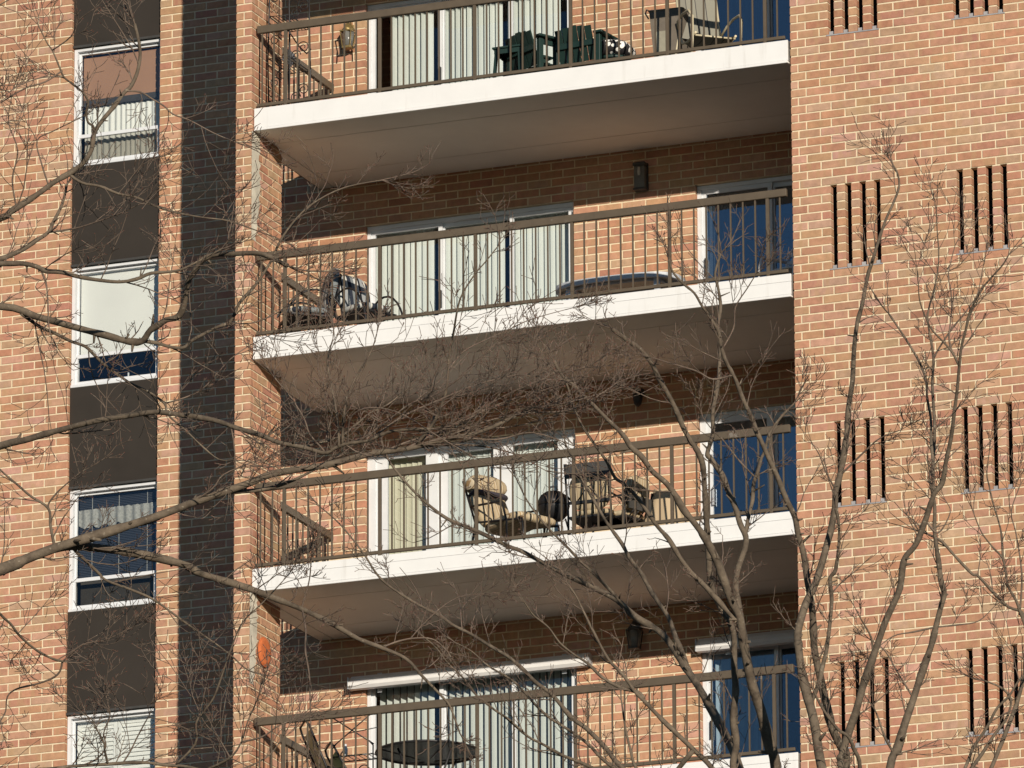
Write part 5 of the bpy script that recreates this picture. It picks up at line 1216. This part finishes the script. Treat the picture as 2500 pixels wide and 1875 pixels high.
(3,"21.53,-39.71,12.06,35.1 21.37,-39.81,12.72,32.3 21.27,-39.89,13.34,29.1 21.25,-39.91,13.50,28.2 21.24,-39.93,13.62,27.6 21.21,-39.95,13.77,26.7 21.18,-39.97,13.92,25.8 21.17,-40.00,14.08,25.0 21.17,-40.01,14.18,24.4 21.20,-40.01,14.29,23.7 21.23,-40.00,14.38,23.1 21.28,-39.99,14.48,22.5 21.33,-39.99,14.62,21.6 21.36,-39.99,14.72,21.0 21.39,-39.99,14.82,20.4 21.42,-40.00,14.95,19.6 21.43,-40.01,15.05,19.0 21.46,-40.01,15.15,18.3 21.49,-40.02,15.27,17.5 21.52,-40.03,15.43,16.6 21.54,-40.05,15.58,15.6 21.57,-40.06,15.73,14.6 21.59,-40.08,15.92,13.4 21.62,-40.10,16.08,12.3 21.66,-40.11,16.20,11.5 21.70,-40.12,16.37,10.4 21.74,-40.13,16.47,9.7 21.78,-40.13,16.59,8.9 21.83,-40.13,16.72,8.0 21.88,-40.13,16.82,7.3 21.92,-40.13,16.92,6.5 21.92,-40.15,17.00,5.9 21.90,-40.17,17.05,5.6"),
(3,"21.46,-40.01,15.15,6.7 21.55,-40.05,15.20,6.0 21.65,-40.09,15.26,5.2 21.77,-40.14,15.32,4.0 21.92,-40.17,15.35,2.8"),
(3,"21.43,-40.01,15.06,5.6 21.39,-40.08,15.17,4.5 21.38,-40.15,15.25,3.4 21.36,-40.20,15.30,2.8"),
(3,"21.21,-39.94,13.72,14.4 21.28,-39.93,13.88,13.8 21.29,-39.93,13.94,13.6 21.33,-39.94,14.07,13.0 21.36,-39.96,14.22,12.4 21.39,-40.00,14.37,11.7 21.40,-40.05,14.49,11.1 21.44,-40.06,14.54,10.7 21.49,-40.13,14.70,9.9 21.51,-40.19,14.80,9.3 21.51,-40.24,14.88,8.8"),
(3,"21.52,-39.70,12.02,35.1 21.55,-39.62,12.80,30.2 21.61,-39.60,13.37,25.6 21.66,-39.59,13.50,24.5 21.71,-39.59,13.65,23.2 21.76,-39.59,13.78,21.9 21.80,-39.59,13.89,20.9 21.85,-39.60,14.01,19.8 21.90,-39.61,14.13,18.6 21.94,-39.62,14.26,17.3 21.98,-39.64,14.37,16.2 22.00,-39.65,14.43,15.6 21.99,-39.68,14.51,14.8 21.99,-39.71,14.61,13.8 21.99,-39.75,14.70,12.9 21.99,-39.78,14.81,11.8 22.01,-39.83,14.95,10.4 22.00,-39.89,15.10,8.9"),
(3,"21.93,-39.62,14.23,5.5 21.80,-39.67,14.20,4.8 21.69,-39.73,14.17,3.9 21.58,-39.79,14.07,2.8"),
(3,"21.93,-39.62,14.23,5.5 22.04,-39.51,14.26,4.7 22.15,-39.44,14.29,3.8 22.25,-39.42,14.38,2.8"),
(3,"21.52,-39.71,12.04,30.7 21.45,-39.87,12.70,27.8 21.45,-40.04,13.29,24.7 21.46,-40.05,13.37,24.2 21.51,-40.07,13.50,23.5 21.57,-40.10,13.62,22.7 21.63,-40.13,13.77,21.8 21.69,-40.16,13.89,21.0 21.75,-40.19,14.01,20.2 21.81,-40.22,14.13,19.4 21.87,-40.25,14.22,18.8 21.93,-40.28,14.32,18.0 21.97,-40.33,14.45,17.2 22.00,-40.35,14.50,16.8 22.07,-40.37,14.56,16.3 22.15,-40.42,14.69,15.3 22.20,-40.46,14.78,14.7 22.24,-40.49,14.84,14.2 22.29,-40.50,14.89,13.8 22.34,-40.57,15.00,12.9 22.40,-40.64,15.13,12.0 22.45,-40.72,15.26,11.0 22.50,-40.80,15.39,10.0 22.57,-40.93,15.58,8.6 22.62,-40.99,15.67,7.9 22.68,-41.06,15.78,7.0 22.77,-41.12,15.88,6.2 22.83,-41.15,15.93,5.6 22.93,-41.19,16.00,4.8 22.98,-41.22,16.05,4.3"),
(3,"22.22,-40.47,14.81,9.8 22.21,-40.43,15.02,9.3 22.19,-40.40,15.18,8.8 22.18,-40.37,15.35,8.3 22.16,-40.37,15.47,7.9 22.15,-40.36,15.59,7.4 22.11,-40.36,15.71,6.9 22.04,-40.39,15.85,6.3 21.97,-40.41,15.97,5.7 21.94,-40.42,16.02,5.5"),
(3,"22.21,-40.43,15.02,8.8 22.18,-40.30,15.29,8.2 22.13,-40.18,15.61,7.4 22.12,-40.12,15.80,6.8 22.08,-40.09,16.03,6.1 22.08,-40.08,16.12,5.7 22.12,-40.05,16.30,5.1 22.14,-40.04,16.47,4.5 22.14,-40.06,16.63,3.8 22.14,-40.07,16.76,3.3"),
(3,"22.12,-40.12,15.80,5.5 22.18,-40.12,15.89,5.2 22.25,-40.12,15.98,4.8 22.32,-40.11,16.06,4.3 22.36,-40.11,16.11,4.0 22.41,-40.11,16.18,3.6 22.46,-40.14,16.34,2.8"),
(3,"22.54,-40.87,15.49,6.5 22.51,-40.92,15.58,6.0 22.46,-40.99,15.65,5.5 22.42,-41.05,15.71,5.0 22.40,-41.17,15.83,4.1 22.42,-41.26,15.92,3.3 22.44,-41.34,16.00,2.7"),
(3,"22.51,-40.92,15.58,5.4 22.49,-40.91,15.68,5.2 22.50,-40.88,15.85,4.5 22.49,-40.86,15.99,4.0 22.47,-40.84,16.10,3.5 22.50,-40.79,16.29,2.7"),
(3,"21.51,-39.67,11.90,17.6 21.52,-39.66,11.90,17.5 21.97,-39.37,12.94,14.5 22.24,-39.27,13.58,12.3 22.38,-39.27,13.96,10.9 22.41,-39.32,14.31,9.6 22.32,-39.37,14.38,9.2 22.24,-39.42,14.47,8.7 22.16,-39.47,14.57,8.2 22.13,-39.49,14.58,8.0 22.04,-39.55,14.69,7.5 21.97,-39.59,14.78,7.0 21.90,-39.63,14.82,6.7"),
(3,"22.40,-39.31,14.26,8.9 22.41,-39.31,14.26,8.9 22.39,-39.34,14.34,8.3 22.37,-39.37,14.42,7.8 22.33,-39.40,14.51,7.1 22.31,-39.42,14.67,5.9 22.25,-39.43,14.75,5.2 22.18,-39.43,14.85,4.3 22.13,-39.42,14.97,3.3"),
(3,"22.31,-39.42,14.66,6.7 22.30,-39.41,14.83,6.0 22.28,-39.41,14.93,5.4 22.25,-39.42,15.05,4.8 22.23,-39.42,15.15,4.2 22.22,-39.43,15.23,3.7 22.24,-39.43,15.37,2.8"),
(3,"22.38,-39.33,14.33,6.7 22.41,-39.36,14.58,5.7 22.39,-39.40,14.84,4.4 22.37,-39.42,14.97,3.8 22.43,-39.40,15.15,2.8"),
(3,"21.52,-39.69,11.97,19.8 21.53,-39.68,11.97,19.7 21.81,-39.54,12.79,15.1 22.07,-39.52,13.35,11.1 22.13,-39.53,13.47,10.1 22.22,-39.53,13.59,9.1 22.29,-39.54,13.70,8.2 22.37,-39.54,13.77,7.4 22.44,-39.55,13.86,6.6 22.55,-39.54,13.96,5.5"),
(3,"22.03,-39.52,13.26,12.1 22.09,-39.49,13.34,11.4 22.16,-39.45,13.45,10.4 22.23,-39.43,13.56,9.2 22.31,-39.41,13.67,7.9 22.34,-39.42,13.78,6.7 22.29,-39.46,13.85,5.6 22.20,-39.51,13.89,4.4"),
(3,"21.45,-39.95,12.99,16.5 21.50,-39.97,12.98,16.1 21.64,-40.24,13.23,12.8 21.64,-40.35,13.33,11.3 21.63,-40.42,13.39,10.2 21.59,-40.47,13.42,9.4 21.55,-40.55,13.49,8.1 21.52,-40.61,13.56,6.9 21.50,-40.68,13.64,5.4"),
(3,"21.77,-39.59,13.80,6.6 21.69,-39.66,13.96,5.2 21.64,-39.74,14.08,3.9 21.56,-39.81,14.15,2.8"),
(3,"21.71,-40.17,13.92,7.7 21.72,-40.22,14.04,6.2 21.69,-40.32,14.14,4.1 21.67,-40.39,14.21,2.7"),
(3,"21.64,-39.60,13.46,7.7 21.60,-39.66,13.56,6.7 21.56,-39.70,13.71,4.9 21.49,-39.70,13.82,3.3"),
(3,"22.15,-40.42,14.69,6.6 22.22,-40.39,14.61,5.5 22.30,-40.39,14.73,3.7 22.28,-40.41,14.80,2.7"),
]
# ------------------------------------------------------------------ bare trees between the camera and the building
M['bark'] = bark_mat('grey_bark', (0.068, 0.052, 0.038), (0.18, 0.142, 0.102))
M['twig'] = bark_mat('brown_twig', (0.085, 0.062, 0.047), (0.20, 0.15, 0.115))
M['bud'] = mat('red_bud', (0.15, 0.058, 0.04), 0.7, var=0.3, scale=30)

def catmull(P, per=4):
    """smooth a polyline of (x, y, z, r)"""
    out = []
    n = len(P)
    for i in range(n - 1):
        p0 = P[max(i - 1, 0)]; p1 = P[i]; p2 = P[i + 1]; p3 = P[min(i + 2, n - 1)]
        for k in range(per):
            t = k / per; t2 = t * t; t3 = t2 * t
            out.append(tuple(0.5 * ((2 * p1[j]) + (-p0[j] + p2[j]) * t + (2 * p0[j] - 5 * p1[j] + 4 * p2[j] - p3[j]) * t2 + (-p0[j] + 3 * p1[j] - 3 * p2[j] + p3[j]) * t3) for j in range(4)))
    out.append(tuple(P[-1]))
    return out

def in_view(p, margin=0.12):
    v = Vector(p) - cam.location
    d = v.dot(fw)
    u = v.dot(r2) / d * 20248.5 / 2500; w = v.dot(u2) / d * 20248.5 / 2500
    return abs(u) < 0.5 + margin and abs(w) < 0.375 + margin

TR = random.Random(23)
tree_names = {1: ('bare_tree', 'bare budding tree whose long boughs cross the window bay', 'tree'),
              2: ('bare_tree', 'bare many stemmed tree fanning up across the lower balconies', 'tree'),
              3: ('bare_tree', 'bare tree with upright stems in front of the vent slits', 'tree')}
roots = {}
twig_mb = {k: MB() for k in tree_names}
bud_mb = {k: MB() for k in tree_names}

def bud(k, p, d, s):
    """a pointed bud: two joined little pyramids"""
    p = Vector(p); d = d.normalized(); x = d.orthogonal().normalized(); y = d.cross(x)
    vs = [tuple(p - d * s * 0.6)] + [tuple(p + (x * math.cos(a) + y * math.sin(a)) * s * 0.55) for a in (0, 2.094, 4.189)] + [tuple(p + d * s * 1.6)]
    bud_mb[k].add(vs, [(0, 2, 1), (0, 3, 2), (0, 1, 3), (1, 2, 4), (2, 3, 4), (3, 1, 4)])

def twig(k, p, d, length, r, level):
    """one twig grown from p along d, bending upwards, with shorter side twigs and buds"""
    n = 5 if level < 2 else 3
    pts = [Vector(p)]; rs = [r]
    d = d.normalized()
    sway = Vector((TR.uniform(-1, 1), TR.uniform(-1, 1), TR.uniform(-0.2, 1.2))) * 0.22
    for i in range(n):
        d = (d + sway * 0.55 + Vector((TR.uniform(-1, 1), TR.uniform(-1, 1), TR.uniform(-0.8, 1))) * 0.16).normalized()
        pts.append(pts[-1] + d * (length / n))
        rs.append(max(r * (1 - 0.55 * (i + 1) / n), 0.0019))
    twig_mb[k].tube(pts, rs, 4 if level == 0 else 3, cap=False)
    bud(k, pts[-1], d, TR.uniform(0.0036, 0.006))
    if level < 2:
        for i in range(1, n + 1):
            if TR.random() < (0.66 if level == 0 else 0.36):
                for sg in ((-1, 1) if TR.random() < 0.45 else (TR.choice((-1, 1)),)):
                    ax = d.cross(Vector((TR.uniform(-1, 1), TR.uniform(-1, 1), TR.uniform(-1, 1)))).normalized()
                    dd = (pts[i] - pts[i - 1]).normalized()
                    nd = (dd * math.cos(0.75) + ax * sg * math.sin(0.75)).normalized()
                    twig(k, pts[i], nd, length * TR.uniform(0.28, 0.55), rs[i] * 0.72, level + 1)
    elif TR.random() < 0.5:
        bud(k, pts[1], (pts[2] - pts[0]).orthogonal(), 0.003)

for k, data in TREE_DATA:
    P = [tuple(float(v) for v in s.split(',')) for s in data.split()]
    P = [(x, y, z, r / 1000) for x, y, z, r in P]
    first = k not in roots
    if first:
        nm, lab, ct = tree_names[k]
        roots[k] = thing(nm, lab, ct, (P[0][0], P[0][1], 0), group='bare trees in front of the building')
    base = roots[k].location
    S = catmull(P, 4)
    pts = [(x - base.x, y - base.y, z) for x, y, z, r in S]
    rs = []
    knob = 0.0
    for i, (x, y, z, r) in enumerate(S):
        if i % 5 == 0: knob = TR.uniform(-0.04, 0.07)
        if TR.random() < 0.09: knob = 0.2
        rs.append(max(r * (1 + knob), 0.002))
    nb = 12 if max(rs) > 0.03 else (8 if max(rs) > 0.009 else 6)
    tb = MB().tube(pts, rs, nb)
    # spur scars and broken stubs on the older wood
    for i in range(3, len(pts) - 3):
        if rs[i] > 0.009 and TR.random() < 0.22:
            d_ = (Vector(pts[i + 1]) - Vector(pts[i - 1])).normalized()
            s_ = d_.cross(Vector((TR.uniform(-1, 1), TR.uniform(-1, 1), TR.uniform(-1, 1)))).normalized()
            e_ = (s_ + d_ * TR.uniform(0.1, 0.9)).normalized()
            l_ = rs[i] + TR.choice((0.006, 0.012, 0.03, 0.06)) * TR.uniform(0.6, 1.3)
            a_ = Vector(pts[i])
            tb.tube([a_, a_ + e_ * (l_ * 0.6), a_ + e_ * l_], [rs[i] * 0.55, rs[i] * 0.36, rs[i] * 0.24], 6)
    tb.build('trunk' if first else 'branch', M['bark'] if max(rs) > 0.007 else M['twig'], roots[k])
    # twigs
    acc = TR.uniform(0.02, 0.1)
    L = 0.0
    tot = sum((Vector(S[i + 1][:3]) - Vector(S[i][:3])).length for i in range(len(S) - 1))
    for i in range(1, len(S) - 1):
        a = Vector(S[i - 1][:3]); b = Vector(S[i][:3])
        L += (b - a).length; acc -= (b - a).length
        r = S[i][3]
        if acc > 0 or not in_view(b): continue
        thick = r > 0.012
        acc = (TR.uniform(0.10, 0.30) if thick else TR.uniform(0.055, 0.15)) * {1: 1.05, 2: 1.15, 3: 1.7}[k]
        d = (Vector(S[i + 1][:3]) - a).normalized()
        ax = d.cross(Vector((TR.uniform(-1, 1), TR.uniform(-1, 1), TR.uniform(-1, 1)))).normalized()
        ang = TR.uniform(0.6, 1.15)
        nd = d * math.cos(ang) + ax * math.sin(ang) + Vector((0, 0, 0.25))
        end = L / tot
        ln = TR.uniform(0.13, 0.42) * (0.75 if thick and TR.random() < 0.5 else 1.0)
        if k == 1 and TR.random() < 0.2: ln *= 1.6
        twig(k, b - base * 1.0 + Vector((0, 0, 0)), nd, ln, min(max(r * 0.5, 0.0025), 0.0046), 0)
    # leader twigs at the tip
    if not first and in_view(S[-1][:3]):
        d = (Vector(S[-1][:3]) - Vector(S[-3][:3])).normalized()
        for _ in range(3):
            nd = (d + Vector((TR.uniform(-1, 1), TR.uniform(-1, 1), TR.uniform(-1, 1))) * 0.45).normalized()
            twig(k, Vector(S[-1][:3]) - base, nd, TR.uniform(0.15, 0.32), min(S[-1][3] * 0.8, 0.004), 0)
for k in roots:
    twig_mb[k].build('twig_spray', M['twig'], roots[k])['kind'] = 'stuff'
    bud_mb[k].build('bud_spray', M['bud'], roots[k])['kind'] = 'stuff'
